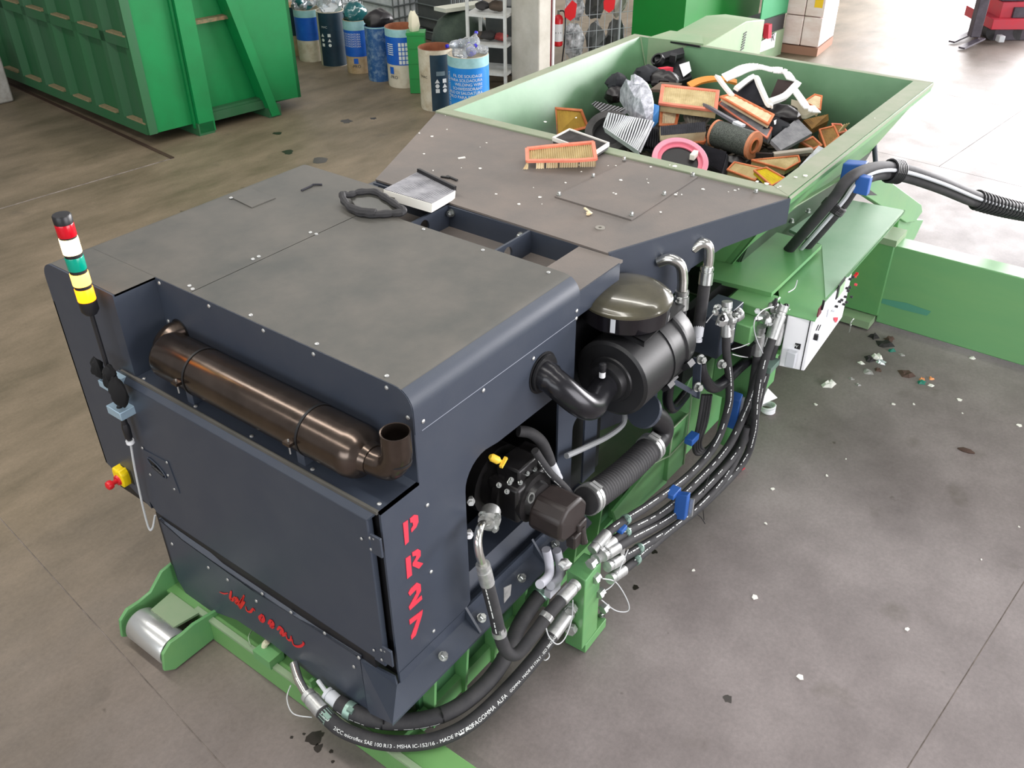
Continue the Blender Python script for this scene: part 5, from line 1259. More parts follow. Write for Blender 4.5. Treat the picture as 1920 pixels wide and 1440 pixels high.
for k in range(4): MB().tube([cr_ + V((.055 * math.cos(a), .055 * math.sin(a), .012 * k + .01 * math.sin(a + k) - .03)) for a in [2 * PI * j / 20 for j in range(21)]], .009, 6).build('turn', M_white, co)
# ---------------------------------------------------------------- valve block stack under the platform
vb = V((3.25, -.30, 0))
vbk = MB().box(3.02, -.42, .70, 3.42, -.12, 1.22).build('valve_block', M_green, press, bevel=.012)
MB().box(2.86, -.40, 1.26, 3.50, -.10, 1.40).build('valve_cover', M_green, press, bevel=.008)
MB().box(3.0, -.43, 1.40, 3.22, -.16, 1.47).build('valve_cap', M_green, vbk, bevel=.008)
MB().box(2.9, -.38, 1.215, 3.46, -.10, 1.262).build('gasket_plate', M_black, vbk)
MB().lathe((3.10, -.42, 1.02), (0, -1, 0), [(0, .06), (.03, .06), (.03, .03), (.06, .03)], n=6).build('hex_plug', M_green, vbk)
MB().lathe((3.34, -.42, 1.05), (0, -1, 0), [(0, .065), (.05, .065)], n=8).build('hex_plug', M_green, vbk)
MB().ring((3.33, -.43, 1.33), (0, -1, 0), .035, .02, .012, 18).build('port_ring', M_green, vbk)
for k in range(6): put(ME_SBOLT, vbk, (2.95 + .085 * k, -.405, 1.24), (0, -1, .3), .9)
MB().cyl((3.2, -.25, .25), (3.2, -.25, .7), .10, n=20).build('green_cylinder', M_green, press)
for i, (px, py, yy) in enumerate(((1372, 598, -.36), (1385, 590, -.38), (1440, 600, -.46), (1462, 585, -.5), (1470, 600, -.5), (1355, 600, -.34), (1450, 575, -.44), (1478, 572, -.46), (1432, 592, -.42))):
    q = at(px, py, 'y', yy); MB().blob(q, .04, .035, .04, i + 70, .3, 10, 7).build('fitting_cluster', M_galv, vbk)
for (a, b_, r) in (((1368, 640, 'y', -.36), (1372, 605, 'y', -.36), .022), ((1441, 650, 'y', -.46), (1462, 610, 'y', -.47), .03), ((1455, 640, 'y', -.50), (1474, 600, 'y', -.5), .03), ((1345, 610, 'y', -.3), (1352, 590, 'y', -.3), .015)):
    q = path(a, b_); ferrule(vbk, q[0], q[1], r)
cable(path((1440, 680, 'y', -.5), (1420, 640, 'y', -.5), (1414, 605, 'y', -.5), (1430, 582, 'y', -.5), (1450, 575, 'y', -.5)), par=vbk)
cable(path((1446, 685, 'y', -.53), (1478, 650, 'y', -.53), (1480, 610, 'y', -.53), (1465, 570, 'y', -.52)), par=vbk)
cable(path((1372, 655, 'y', -.38), (1390, 650, 'y', -.4), (1405, 644, 'y', -.4)), par=vbk)
cable(path((1373, 664, 'y', -.38), (1388, 668, 'y', -.4), (1402, 670, 'y', -.4)), par=vbk)
cable(path((1324, 605, 'y', -.25), (1338, 588, 'y', -.26), (1352, 575, 'y', -.26)), par=vbk)
cable(path((1495, 525, 'y', -.5), (1490, 540, 'y', -.5), (1478, 548, 'y', -.5)), par=vbk)
rdv = random.Random(8)
for k in range(22):
    px, py = rdv.choice([(1372, 600), (1388, 582), (1455, 580), (1472, 600), (1440, 600), (1410, 585), (1352, 590), (1485, 565)])
    px += rdv.uniform(-14, 14); py += rdv.uniform(-14, 14)
    q = at(px, py, 'y', -.40 - .10 * (px - 1350) / 130); dq = V((rdv.uniform(-1, 1), rdv.uniform(-1, .2), rdv.uniform(-.4, 1))).normalized()
    MB().lathe(q, dq, [(0, .012), (.012, .012), (.012, .018), (.03, .018), (.03, .011), (.05, .011)], n=6).build('hydraulic_fitting', M_steel if k % 3 else M_plastic, vbk)
MB().box(2.88, -.415, 1.17, 3.48, -.12, 1.255).build('void_shade_strip', M_black, vbk)  # black strip painted in for a shaded void among the valves
MB().box(2.7, -.05, .9, 3.6, .0, 1.48).build('void_shade_sheet', M_black, press)  # black sheet painted in for the shade behind the valves
gc = at(1445, 685, 'y', -.52)
MB().obox(gc, (.07, 0, 0), (0, .03, 0), (0, 0, .022)).build('pipe_clamp', bpy.data.materials['green_zinc'], vbk)
# dark bracket box and rubber bends behind the air cleaner
gb_ = MB().prism([V((2.62, -.30, 1.25)), V((2.93, -.30, 1.25)), V((2.93, -.30, 1.52)), V((2.62, -.30, 1.52))], (0, .18, 0)).build('filter_bracket', M_dark, press, bevel=.006)
f1 = path((1308, 672, 'y', -.34), (1305, 745, 'y', -.34)); MB().rod(f1[0], f1[1], .05, .01).build('bracket_strap', M_dark, gb_)
f2 = path((1258, 712, 'y', -.28), (1303, 738, 'y', -.33)); MB().rod(f2[0], f2[1], .04, .03).build('bracket_strap', M_dark, gb_)
for p in ((1312, 673, -.36), (1306, 725, -.36), (1350, 682, -.36)):
    put(ME_BOLT, gb_, at(*p[:2], 'y', p[2]), (-.3, -.9, .2), 1.3)
bd = smooth(path((1312, 680, 'y', -.33), (1318, 705, 'y', -.35), (1335, 726, 'y', -.36), (1355, 718, 'y', -.36), (1385, 690, 'y', -.36), (1412, 668, 'y', -.35)), 6)
MB().tube(bd, .036, 16).build('pipe_bend', bpy.data.materials['black_satin_pipe'], press)
bd2 = smooth(path((1255, 720, 'y', -.2), (1252, 752, 'y', -.2), (1262, 766, 'y', -.2), (1285, 740, 'y', -.15)), 6)
MB().tube(bd2, .032, 16).build('pipe_bend', bpy.data.materials['black_satin_pipe'], press)
# two chrome-ended oil pipes under the deck apron
for (pp, r, fp) in (([(1235, 492, 'y', -.02), (1256, 486, 'y', -.08), (1275, 496, 'y', -.13), (1280, 520, 'y', -.15), (1279, 545, 'y', -.16)], .031, [(1279, 545, 'y', -.16), (1277, 580, 'y', -.17)]),
                    ([(1300, 466, 'y', -.10), (1316, 456, 'y', -.14), (1328, 462, 'y', -.17), (1329, 485, 'y', -.18), (1326, 505, 'y', -.18)], .031, [(1326, 500, 'y', -.18), (1322, 534, 'y', -.19)])):
    q = smooth(path(*pp), 5); o = MB().tube(q, r, 18).build('oil_pipe', M_chrome, press)
    f = path(*fp); ferrule(o, f[1], f[0], r + .011, M_steel)
ln = path((1321, 534, 'y', -.19), (1310, 612, 'y', -.20)); lo = hose(ln, .036, M_rubber, 'suction_hose', 18)
lf = path((1311, 606, 'y', -.2), (1306, 640, 'y', -.21)); ferrule(lo, lf[0], lf[1], .034, M_grayw)
ln2 = path((1277, 578, 'y', -.17), (1270, 640, 'y', -.17)); hose(ln2, .034, M_rubber, 'suction_hose', 16)
# upper engine hose and slanted lever in the pump opening
uh = smooth(path((972, 808, 'y', .06), (995, 812, 'y', .02), (1015, 828, 'y', -.02), (1026, 850, 'y', -.04), (1032, 868, 'y', -.05)), 6)
uho = hose(uh, .03); f = path((1031, 864, 'y', -.05), (1047, 897, 'y', -.06)); ferrule(uho, f[0], f[1], .026, M_grayw)
lh = path((1003, 845, 'y', -.06), (1030, 885, 'y', -.10), (1060, 915, 'y', -.13), (1082, 945, 'y', -.16)); lho = hose(smooth(lh, 5), .021, M_rubber)
f = path((1078, 938, 'y', -.155), (1090, 960, 'y', -.18)); ferrule(lho, f[0], f[1], .024); dash_print(lho, smooth(lh, 5), .021, 77, .1, .8, .004, -1.0)
el2 = smooth(path((1172, 770, 'y', -.04), (1168, 795, 'y', -.05), (1140, 818, 'y', -.05), (1100, 838, 'y', -.05), (1062, 855, 'y', -.05)), 6)
MB().tube(el2, .017, 10).build('grey_hose', mat('grey_hose_rubber', (150, 152, 154), .5), press)

# ---------------------------------------------------------------- chassis
ch = MB(); ch.box(.1, .0, .50, 5.9, .06, .60); ch.build('frame_rail', M_green, press)
MB().box(.1, .0, .10, 5.9, .05, .22).build('frame_rail', M_green, press)
MB().box(.15, .07, .05, 5.8, 2.2, .5).build('chassis_floor', M_greend, press)
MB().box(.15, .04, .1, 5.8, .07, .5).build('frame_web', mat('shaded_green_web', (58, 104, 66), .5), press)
for k in range(11):
    x = .18 + .26 * k
    MB().prism([(x, -.06, .55), (x, .05, .58), (x, .05, .08), (x, -.02, .08)], (.018, 0, 0)).build('frame_rib', M_green, press)
# big box section under the hopper, with creased gusset plates
MB().prism([(2.75, -.02, .2), (2.75, -.02, .68), (3.1, -.02, 1.05), (5.9, -.02, 1.05), (5.9, -.02, .2)], (0, 1.9, 0)).build('press_chamber', M_green, press, bevel=.008)
gq = [at(x, y, 'y', -.14) for x, y in ((1263, 770), (1293, 775), (1300, 700), (1290, 890 - 30), (1250, 902), (1262, 810))]
MB().prism([at(x, y, 'y', -.13) for x, y in ((1262, 803), (1290, 775), (1282, 870), (1250, 903), (1255, 855))], (0, .1, 0)).build('gusset_box', M_green, press, bevel=.004)
MB().prism([at(x, y, 'y', -.10) for x, y in ((1228, 865), (1258, 850), (1250, 905), (1160, 985), (1150, 960))], (0, .02, 0)).build('gusset_web', M_green, press)
for l in (((1262, 803), (1255, 855)), ((1255, 855), (1190, 885)), ((1298, 735), (1282, 870)), ((1262, 803), (1294, 772)), ((1255, 855), (1286, 822))):
    q = [at(x, y, 'y', -.135) for x, y in l]; MB().tube(q, .006, 6).build('weld_edge', M_greend, press)
# front outrigger beam with its floor roller
fbm = MB()
fbx = -.105
MB().prism([(fbx, 1.55, .0), (fbx, -1.7, .0), (fbx, -1.7, .17), (fbx, 1.9, .17), (fbx, 1.9, .10)], (.20, 0, 0)).build('front_beam', mat('fresh_green_beam', (104, 156, 92), .42, col2=(114, 162, 98), scale=2), press, bevel=.006)
MB().box(fbx - .004, -1.69, .165, fbx + .03, 1.6, .182).build('beam_edge', M_greend, press)
for k in range(3): MB().box(fbx + .03, .62 - .32 * k, .17, fbx + .19, .64 - .32 * k, .23).build('beam_rib', M_green, press)
rc0, rc1 = V((-.33, 1.83, .115)), V((-.33, 1.50, .115))
rol = MB().lathe(rc0, rc1 - rc0, [(0, .09), (.0, .095), (.012, .103), (.318, .103), (.33, .095), (.33, .03)], n=36).build('floor_roller', mat('roller_steel', (214, 216, 214), .3, .75, col2=(150, 138, 112), scale=6, lo=.55, hi=.8), press)
for y, nm in ((1.87, 'left'), (1.46, 'right')):
    pts = [(-.44, y, .06), (-.42, y, .18), (-.36, y, .225), (-.28, y, .22), (-.2, y, .23), (-.1, y, .32 if nm == 'left' else .215), (fbx + .1, y, .33 if nm == 'left' else .2), (fbx + .1, y, .02), (-.38, y, .015)]
    MB().prism(pts, (0, .022, 0)).build('roller_cheek', M_green, press, bevel=.004)
MB().prism([(fbx, 1.55, .17), (-.27, 1.56, .19), (-.27, 1.78, .19), (fbx, 1.82, .17)], (0, 0, .015)).build('roller_cover', M_greend, press)
tp_ = smooth(path((497, 1222, 'z', .2), (496, 1210, 'z', .24), (501, 1203, 'z', .27)), 4)
MB().tube(tp_, .018, 10).build('grease_fitting', mat('cream_fitting', (212, 208, 180), .4), press)
q = at(505, 1232, 'z', .18); MB().box(q.x - .05, q.y - .07, .17, q.x + .05, q.y + .07, .235).build('beam_pad', M_green, press)
cable(path((472, 1182, 'z', .22), (466, 1195, 'z', .22), (470, 1210, 'z', .2)), 'bent_wire', .004, M_greend)
# ---------------------------------------------------------------- pair of big hoses leaving to the right
def bigpath(dx, dy): return smooth(path((1478 + dx, 478 + dy, 'y', -.18), (1510 + dx, 442 + dy, 'y', -.32), (1545 + dx, 402 + dy, 'y', -.42), (1572 + dx, 370 + dy, 'y', -.48), (1598 + dx * .9, 336 + dy, 'y', -.53), (1640 + dx * .3, 316 + dy, 'y', -.58), (1690, 318 + dy, 'y', -.66), (1760, 340 + dy, 'y', -.82), (1840, 372 + dy, 'y', -1.0), (1920, 392 + dy, 'y', -1.2), (1990, 402 + dy, 'y', -1.4)), 7)
bh1 = bigpath(-6, -2); bh2 = bigpath(9, 13); bh3 = [p + V((-.02, -.035, .02)) for p in bigpath(2, 6)]
o1 = MB().tube(bh1, .036, 14).build('thick_hose', M_rubber, press); o2 = MB().tube(bh2, .036, 14).build('thick_hose', M_rubber, press)
MB().tube(bh3, .014, 8).build('white_line', M_grayw, o1)
mid = [bh1[i].lerp(bh2[i], .5) for i in range(len(bh1))]
def sleeve(s0, s1, n, par):
    for k in range(n):
        p, d = along(mid, s0 + (s1 - s0) * k / max(1, n - 1)); b = MB()
        u, v_, _ = basis(d); ring = [p + (u * math.cos(a) * .058 + v_ * math.sin(a) * .075) for a in [2 * PI * j / 20 for j in range(21)]]
        b.tube(ring, .011, 6, False); b.build('sleeve_coil', M_black, par)
sleeve(.245, .275, 6, o1); sleeve(.56, .59, 6, o1); sleeve(.79, .96, 22, o1)
MB().obox(at(1600, 328, 'y', -.46), (.05, 0, 0), (0, .07, -.01), (0, 0, .09)).build('blue_hose_clamp', M_blue, press, bevel=.008)
MB().obox(at(1618, 346, 'y', -.60), (.03, 0, 0), (0, .045, 0), (0, 0, .06)).build('blue_hose_clamp', M_blue, press, bevel=.006)
MB().obox(at(1600, 318, 'y', -.40), (.12, 0, 0), (0, .02, 0), (0, 0, .03)).build('clamp_arm', M_greend, press)
# ================================================================ scrap filters in the hopper
M_paper = mat('filter_paper_tan', (214, 196, 150), .85, col2=(180, 158, 112), scale=9, lo=.35, hi=.75)
M_paperc = mat('filter_paper_cream', (236, 220, 184), .85, col2=(206, 180, 138), scale=10, lo=.4, hi=.8)
M_paperb = mat('filter_paper_brown', (160, 122, 66), .85, col2=(118, 88, 50), scale=9)
M_papery = mat('filter_paper_yellow', (222, 196, 20), .8, col2=(190, 164, 24), scale=8)
M_paperg = mat('filter_fleece_grey', (150, 150, 154), .9, col2=(112, 112, 118), scale=10)
M_paperw = mat('filter_fleece_white', (222, 224, 228), .9, col2=(190, 192, 200), scale=8)
M_paperk = mat('carbon_fleece_black', (36, 37, 44), .85, col2=(54, 54, 62), scale=12)
M_paperd = mat('soiled_fleece_dark', (84, 82, 82), .9, col2=(56, 54, 54), scale=9)
M_orange = mat('orange_filter_seal', (226, 136, 88), .6, col2=(198, 104, 60), scale=9)
M_coral = mat('coral_filter_seal', (240, 146, 118), .55, col2=(230, 122, 98), scale=9)
M_pink = mat('pink_filter_ring', (240, 150, 170), .5, col2=(226, 132, 156), scale=6)
M_frw = mat('white_filter_frame', (236, 234, 226), .7)
M_mesh_ = mat('grey_perforated_jacket', (96, 102, 96), .6, .2, col2=(56, 60, 56), scale=150, lo=.45, hi=.55)
M_pinkor = mat('salmon_end_cap', (222, 150, 112), .6, col2=(196, 120, 82), scale=8)
def q3(l): return [at(x, y, 'z', z) for x, y, z in l]
def bil(q, u, v_): return (q[0] * (1 - u) + q[1] * u) * (1 - v_) + (q[3] * (1 - u) + q[2] * u) * v_
def qn(q):
    n = (q[1] - q[0]).cross(q[3] - q[0]); n.normalize()
    return n if n.dot(CAM - q[0]) > 0 else -n
def pleats(q, n, depth, lift=0.0, wav=0.0, seed=0):
    rd = random.Random(seed); nn = qn(q); b = MB(); vs = []; K = 5 if wav else 1
    ph = rd.uniform(0, 6)
    for i in range(2 * n + 1):
        u = i / (2 * n); dz = lift - (depth if i % 2 else 0)
        for j in range(K + 1):
            v_ = j / K; uu = min(1, max(0, u + wav * math.sin(v_ * 3 + ph + i * .25) * .5 * (1 if 0 < i < 2 * n else 0)))
            vs.append(bil(q, uu, v_) + nn * dz)
    b.add(vs, [(i * (K + 1) + j, (i + 1) * (K + 1) + j, (i + 1) * (K + 1) + j + 1, i * (K + 1) + j + 1) for i in range(2 * n) for j in range(K)])
    return b
def filt(label, quad, th, m_media, m_frame=None, n=16, fw=.022, fh=.018, depth=.005, group='scrap filters in the hopper', wav=0.0, name='panel_filter', cat='filter', turn=False, edge=None, m_side=None):
    q = q3(quad); nn = qn(q)
    if turn: q = [q[1], q[2], q[3], q[0]]
    cen = sum(q, V()) / 4
    t = thing(name, label, cat, tuple(cen), group)
    sd = len(label)
    pleats(q, n, depth, -.001, wav, sd).build('pleats', m_media, t, smooth_=False)
    bq_ = [p - nn * (depth + .002) for p in q]
    MB().prism(bq_, tuple(-nn * th)).build('pleat_body', m_side or m_media, t, smooth_=False)
    if m_frame:
        b = MB()
        for i in range(4):
            a, c = q[i], q[(i + 1) % 4]; d = (c - a).normalized()
            b.rod(a - d * fw * .4 - nn * (fh * .2), c + d * fw * .4 - nn * (fh * .2), fw, fh, up=tuple(nn))
        b.build('seal_frame', m_frame, t, bevel=.004)
    if edge:
        b = MB(); b2 = 2 * n
        for i in range(0, b2 + 1, 2):
            vs = []
            for j in range(5):
                v_ = j / 4; u = i / b2; uu = min(1, max(0, u + wav * math.sin(v_ * 3 + random.Random(sd).uniform(0, 6) + i * .25) * .5))
                p = bil(q, uu, v_); d = (q[1] - q[0]).normalized() * .0065
                vs += [p + nn * .003 - d, p + nn * .003 + d]
            b.add(vs, [(2 * j, 2 * j + 1, 2 * j + 3, 2 * j + 2) for j in range(4)])
        o = b.build('pleat_edges', edge, t, smooth_=False)
    return t, q, nn
def side_band(t, a, c, dn, m):
    MB().prism([a, c, c + dn, a + dn], (.006, .004, .004)).build('side_band', m, t)
# heap of small scrap under the filters
hb_ = MB(); rd = random.Random(5); NX, NY = 26, 22; vs = []
for i in range(NX + 1):
    for j in range(NY + 1):
        fx, fy = i / NX, j / NY
        x = 3.50 + 2.42 * fx; y = .16 + 1.72 * fy
        z = 1.30 + .42 * math.sin(PI * min(1, max(0, fx))) ** .5 * math.sin(PI * fy) ** .5 + .05 * rd.uniform(-1, 1)
        vs.append((x + rd.uniform(-.02, .02), y + rd.uniform(-.02, .02), z))
hb_.add(vs, [(i * (NY + 1) + j, (i + 1) * (NY + 1) + j, (i + 1) * (NY + 1) + j + 1, i * (NY + 1) + j + 1) for i in range(NX) for j in range(NY)])
rd = random.Random(9)
for k in range(420):
    x = rd.uniform(3.6, 5.8); y = rd.uniform(.25, 1.8)
    fx = (x - 3.5) / 2.42; fy = (y - .16) / 1.72
    z = 1.33 + .42 * math.sin(PI * fx) ** .5 * math.sin(PI * fy) ** .5
    a = V((rd.uniform(-1, 1), rd.uniform(-1, 1), rd.uniform(-.6, .6))).normalized(); u, v_, _ = basis(a); s_ = rd.uniform(.02, .07)
    hb_.obox((x, y, z + rd.uniform(0, .04)), a * s_, u * s_ * .6, v_ * .008)
tag(hb_.build('scrap_heap', mat('dark_filter_scrap', (62, 56, 50), .9, col2=(120, 100, 74), scale=12, lo=.5, hi=.8), None, smooth_=False), 'heap of small dark shredded filter scrap filling the hopper', 'scrap', kind='stuff')

filt('orange framed yellow panel filter leaning on the left hopper wall', [(1041, 203, 1.86), (1090, 207, 1.84), (1102, 238, 1.70), (1043, 254, 1.66)], .04, M_paperb if 0 else mat('filter_paper_mustard', (206, 164, 70), .85, col2=(180, 140, 60), scale=8), M_orange, 12)
filt('white edged dark grey cabin filter balanced on the near hopper rim', [(1037, 259, 2.17), (1068, 243, 2.17), (1141, 269, 2.18), (1113, 287, 2.18)], .03, M_paperd, M_frw, 22, fw=.012, fh=.03, name='cabin_filter')
ts, qs_, ns_ = filt('black and white striped cabin filter crumpled in the left of the heap', [(1142, 211, 2.02), (1223, 226, 2.02), (1197, 283, 1.90), (1131, 238, 1.92)], .03, M_paperk, None, 20, depth=.02, wav=.05, edge=M_paperw, name='cabin_filter', m_side=M_paperw)
side_band(ts, qs_[3], qs_[2], ns_ * -.03 + V((-.01, -.012, -.03)), M_paperw)
filt('grey twisted pleated strip behind the striped cabin filter', [(1110, 196, 1.93), (1118, 190, 1.96), (1172, 203, 1.97), (1142, 220, 1.93)], .03, M_paperd, None, 9, depth=.02, wav=.05, edge=M_paperg, name='cabin_filter', turn=True, m_side=M_paperg)
t, q, nn = filt('large coral framed panel filter lying flat near the heap top', [(1243, 160, 2.04), (1346, 171, 2.04), (1342, 206, 1.99), (1238, 193, 1.98)], .07, M_paper, M_coral, 26, fw=.03, fh=.025, turn=False)
filt('small orange framed filter under the large coral one', [(1240, 208, 1.90), (1272, 209, 1.90), (1267, 234, 1.82), (1238, 234, 1.82)], .05, M_paperc, M_orange, 8, fw=.025)
t, q, nn = filt('black topped filter with torn cream pleats and orange base', [(1238, 236, 1.95), (1322, 227, 1.96), (1324, 246, 1.93), (1239, 253, 1.92)], .09, M_paperk, None, 24, depth=.006, m_side=M_paperc)
b = MB(); lo_ = [p - nn * .10 for p in q]
for i in range(4): b.rod(lo_[i], lo_[(i + 1) % 4], .03, .03, up=tuple(nn))
b.build('seal_frame', M_orange, t, bevel=.005)
filt('long cream filter with orange edges slanting across the middle', [(1352, 181, 2.05), (1374, 176, 2.06), (1450, 215, 2.02), (1440, 232, 2.0)], .03, M_paperc, M_orange, 8, fw=.02, turn=True)
filt('long grey filter strip lying below the long cream one', [(1347, 195, 1.97), (1354, 188, 1.99), (1447, 240, 1.95), (1438, 258, 1.92)], .05, M_paperg, M_coral, 6, fw=.014, turn=True)
filt('black carbon filter panel propped under the white frame', [(1373, 170, 2.06), (1413, 147, 2.12), (1440, 198, 2.04), (1398, 194, 2.02)], .03, M_paperk, None, 22, depth=.008, name='cabin_filter')
filt('brown black pleated panel standing inside the white frame', [(1458, 148, 2.12), (1490, 153, 2.12), (1474, 180, 2.06), (1442, 187, 2.05)], .03, mat('carbon_fleece_brown', (62, 50, 48), .85), None, 16, depth=.012, name='cabin_filter', turn=True)
filt('pale grey trapezoid filter on the right of the heap', [(1445, 262, 1.93), (1495, 221, 1.98), (1523, 249, 1.94), (1464, 281, 1.90)], .025, M_paperg, None, 26, depth=.004, name='cabin_filter')
filt('brown filter with orange line behind the pale grey trapezoid', [(1506, 224, 1.90), (1553, 213, 1.92), (1554, 225, 1.87), (1522, 241, 1.86)], .06, M_paperb, None, 12, name='panel_filter')
filt('cream block filter standing by the far right wall', [(1508, 190, 1.98), (1528, 177, 2.0), (1541, 180, 1.99), (1538, 206, 1.93)], .06, M_paperc, M_orange, 8, fw=.014)
filt('tan filter with orange edges at the far right corner', [(1537, 243, 1.86), (1564, 236, 1.87), (1573, 256, 1.82), (1549, 278, 1.80)], .05, M_paperb, M_orange, 12, fw=.016)
filt('small brown filter wedged below the tan corner filter', [(1502, 266, 1.86), (1524, 257, 1.87), (1540, 272, 1.83), (1525, 279, 1.82)], .05, M_paperb, M_orange, 8, fw=.018)
filt('tan wedge filter in front of the pale stick', [(1410, 300, 1.86), (1497, 292, 1.88), (1500, 303, 1.85), (1473, 318, 1.82)], .05, M_paper, M_orange, 20, fw=.012, depth=.004)
filt('dirty tan filter with orange edge nearest the deck', [(1364, 318, 1.82), (1377, 304, 1.85), (1432, 316, 1.85), (1416, 338, 1.80)], .06, M_paper, M_orange, 14, fw=.014, depth=.004)
filt('bright yellow filter with orange edge in the near right corner', [(1414, 319, 1.88), (1437, 314, 1.89), (1472, 334, 1.86), (1447, 348, 1.84)], .03, M_papery, M_orange, 6, fw=.012, depth=.006)
filt('black ribbed filter block beside the pink ring', [(1304, 267, 1.90), (1362, 284, 1.90), (1352, 322, 1.84), (1318, 302, 1.82)], .06, M_paperk, None, 12, depth=.03, turn=True)
filt('black fan of loose pleats under the striped filter', [(1213, 232, 1.93), (1240, 238, 1.93), (1240, 277, 1.85), (1203, 270, 1.84)], .03, M_paperk, None, 8, depth=.04, wav=.05)
filt('brown grey flat filter plate behind the large coral filter', [(1219, 167, 1.98), (1238, 153, 2.0), (1279, 156, 2.0), (1262, 170, 1.97)], .02, mat('soiled_board', (112, 100, 88), .85), None, 10, depth=.003)
filt('tan pleated scrap right behind the yellow filter', [(1463, 305, 1.80), (1500, 300, 1.82), (1512, 290, 1.80), (1490, 325, 1.74)], .03, M_paperd, None, 18, depth=.014)
filt('grey brown torn filter below the large coral one', [(1282, 212, 1.90), (1335, 214, 1.90), (1322, 228, 1.86), (1290, 230, 1.86)], .03, mat('torn_grey_fleece', (118, 114, 106), .9), None, 8, depth=.012)
filt('brown strip filter behind the dark tan corner filter', [(1560, 232, 1.86), (1577, 233, 1.87), (1588, 246, 1.84), (1570, 250, 1.83)], .03, M_paperb, M_coral, 6, fw=.012)
# cylinder filter
ca0 = at(1343, 250, 'z', 1.93); ca1 = at(1410, 272, 'z', 1.92)
t = thing('cylinder_filter', 'grey perforated cylinder filter with salmon end ring', 'filter', tuple(ca0), 'scrap filters in the hopper')
d = ca1 - ca0
MB().lathe(ca0, d, [(0, .08), (0, .100), (d.length, .100)], n=36, caps=False).build('jacket', M_mesh_, t)
MB().ring(ca0 - d.normalized() * .012, d, .104, .05, .02, 36).build('end_cap', M_pinkor, t)
MB().ring(ca1, d, .106, .052, .022, 36).build('end_ring', M_pinkor, t)
MB().ring(ca1 + d.normalized() * .02, d, .060, .048, .008, 30).build('inner_lip', M_orange, t)
MB().lathe(ca1, d, [(-.12, .051), (.004, .051)], n=28, caps=False).build('inner_tube', M_paperb, t)
MB().lathe(ca1, d, [(-.13, .05), (-.12, .05)], n=20).build('bore_end', M_black, t)
# pink ring
pc_ = at(1274, 304, 'z', 1.93); pn = V((-.35, -.35, .87)).normalized()
t = thing('ring_filter', 'pink ring filter end with a dark bore beside the near rim', 'filter', tuple(pc_), 'scrap filters in the hopper')
MB().ring(pc_, pn, .205, .165, .03, 44).build('outer_ring', M_pink, t, bevel=.004)
MB().ring(pc_ - pn * .02, pn, .168, .135, .03, 44).build('inner_ring', mat('deep_pink_ring', (226, 118, 140), .5), t)
MB().lathe(pc_ - pn * .12, pn, [(0, .13), (.12, .14)], n=32).build('bore', M_black, t)
MB().obox(at(1301, 291, 'z', 1.97), (.03, 0, .01), (0, .02, 0), (0, 0, .02)).build('latch', M_frw, t, bevel=.004)
# dark round filter at the left
dc_ = at(1143, 258, 'z', 1.80)
t = thing('ring_filter', 'dark brown round filter half buried under the striped filter', 'filter', tuple(dc_), 'scrap filters in the hopper')
dn_ = V((-.6, -.2, .77)).normalized()
MB().ring(dc_, dn_, .19, .13, .10, 36).build('outer_ring', M_paperd, t)
MB().lathe(dc_ - dn_ * .05, dn_, [(0, .125), (.08, .13)], n=28).build('bore', M_black, t)
# white bent frame
def strip(pts, w_, th, m, nm, par): 
    q = smooth(path(*[(x, y, 'z', z) for x, y, z in pts]), 4); b = MB()
    for i in range(len(q) - 1): b.rod(q[i], q[i + 1] + (q[i + 1] - q[i]).normalized() * .006, w_, th, up=(0, -.4, .9))
    return b.build(nm, m, par)
M_wf = mat('white_moulded_frame', (240, 238, 234), .6)
t = thing('moulded_surround', 'white bent plastic filter frame on top of the heap', 'filter frame', tuple(at(1440, 160, 'z', 2.1)))
strip([(1345, 143, 2.10), (1357, 160, 2.08), (1372, 178, 2.06)], .05, .02, M_wf, 'frame_strip', t)
strip([(1358, 146, 2.12), (1378, 137, 2.15), (1398, 128, 2.17), (1421, 125, 2.18), (1449, 131, 2.17), (1472, 134, 2.16), (1484, 150, 2.13)], .095, .010, M_wf, 'frame_strip', t)
strip([(1380, 167, 2.10), (1414, 144, 2.13), (1424, 160, 2.12), (1440, 195, 2.07), (1447, 198, 2.07)], .045, .025, M_wf, 'frame_strip', t)
strip([(1444, 191, 2.09), (1470, 181, 2.11), (1487, 165, 2.14), (1496, 156, 2.15)], .05, .03, M_wf, 'frame_strip', t)
strip([(1488, 166, 2.13), (1503, 187, 2.08), (1515, 203, 2.05), (1532, 205, 2.03)], .085, .010, M_wf, 'frame_strip', t)
b = MB().prism(q3([(1484, 186, 2.06), (1500, 190, 2.06), (1530, 208, 2.01), (1512, 216, 1.98), (1484, 214, 1.97)]), (0, 0, -.03)); b.build('frame_flap', mat('cream_flap', (214, 204, 180), .8), t)
# orange curved band
t = thing('seal_strip', 'orange curved seal strip behind the large coral filter', 'seal')
strip([(1292, 161, 2.02), (1312, 152, 2.05), (1335, 148, 2.06), (1358, 149, 2.06), (1380, 154, 2.04)], .07, .02, mat('orange_band', (226, 150, 66), .6), 'band', t)
# grey scraper
t = thing('plastic_strip', 'dark grey torn plastic strip with white end above the cylinder', 'plastic')
strip([(1323, 197, 1.99), (1340, 207, 2.02), (1362, 220, 2.03), (1378, 229, 2.03)], .055, .02, mat('grey_torn_plastic', (92, 92, 100), .6), 'strip', t)
strip([(1378, 229, 2.03), (1392, 236, 2.02)], .06, .02, M_paperw, 'pale_end', t)
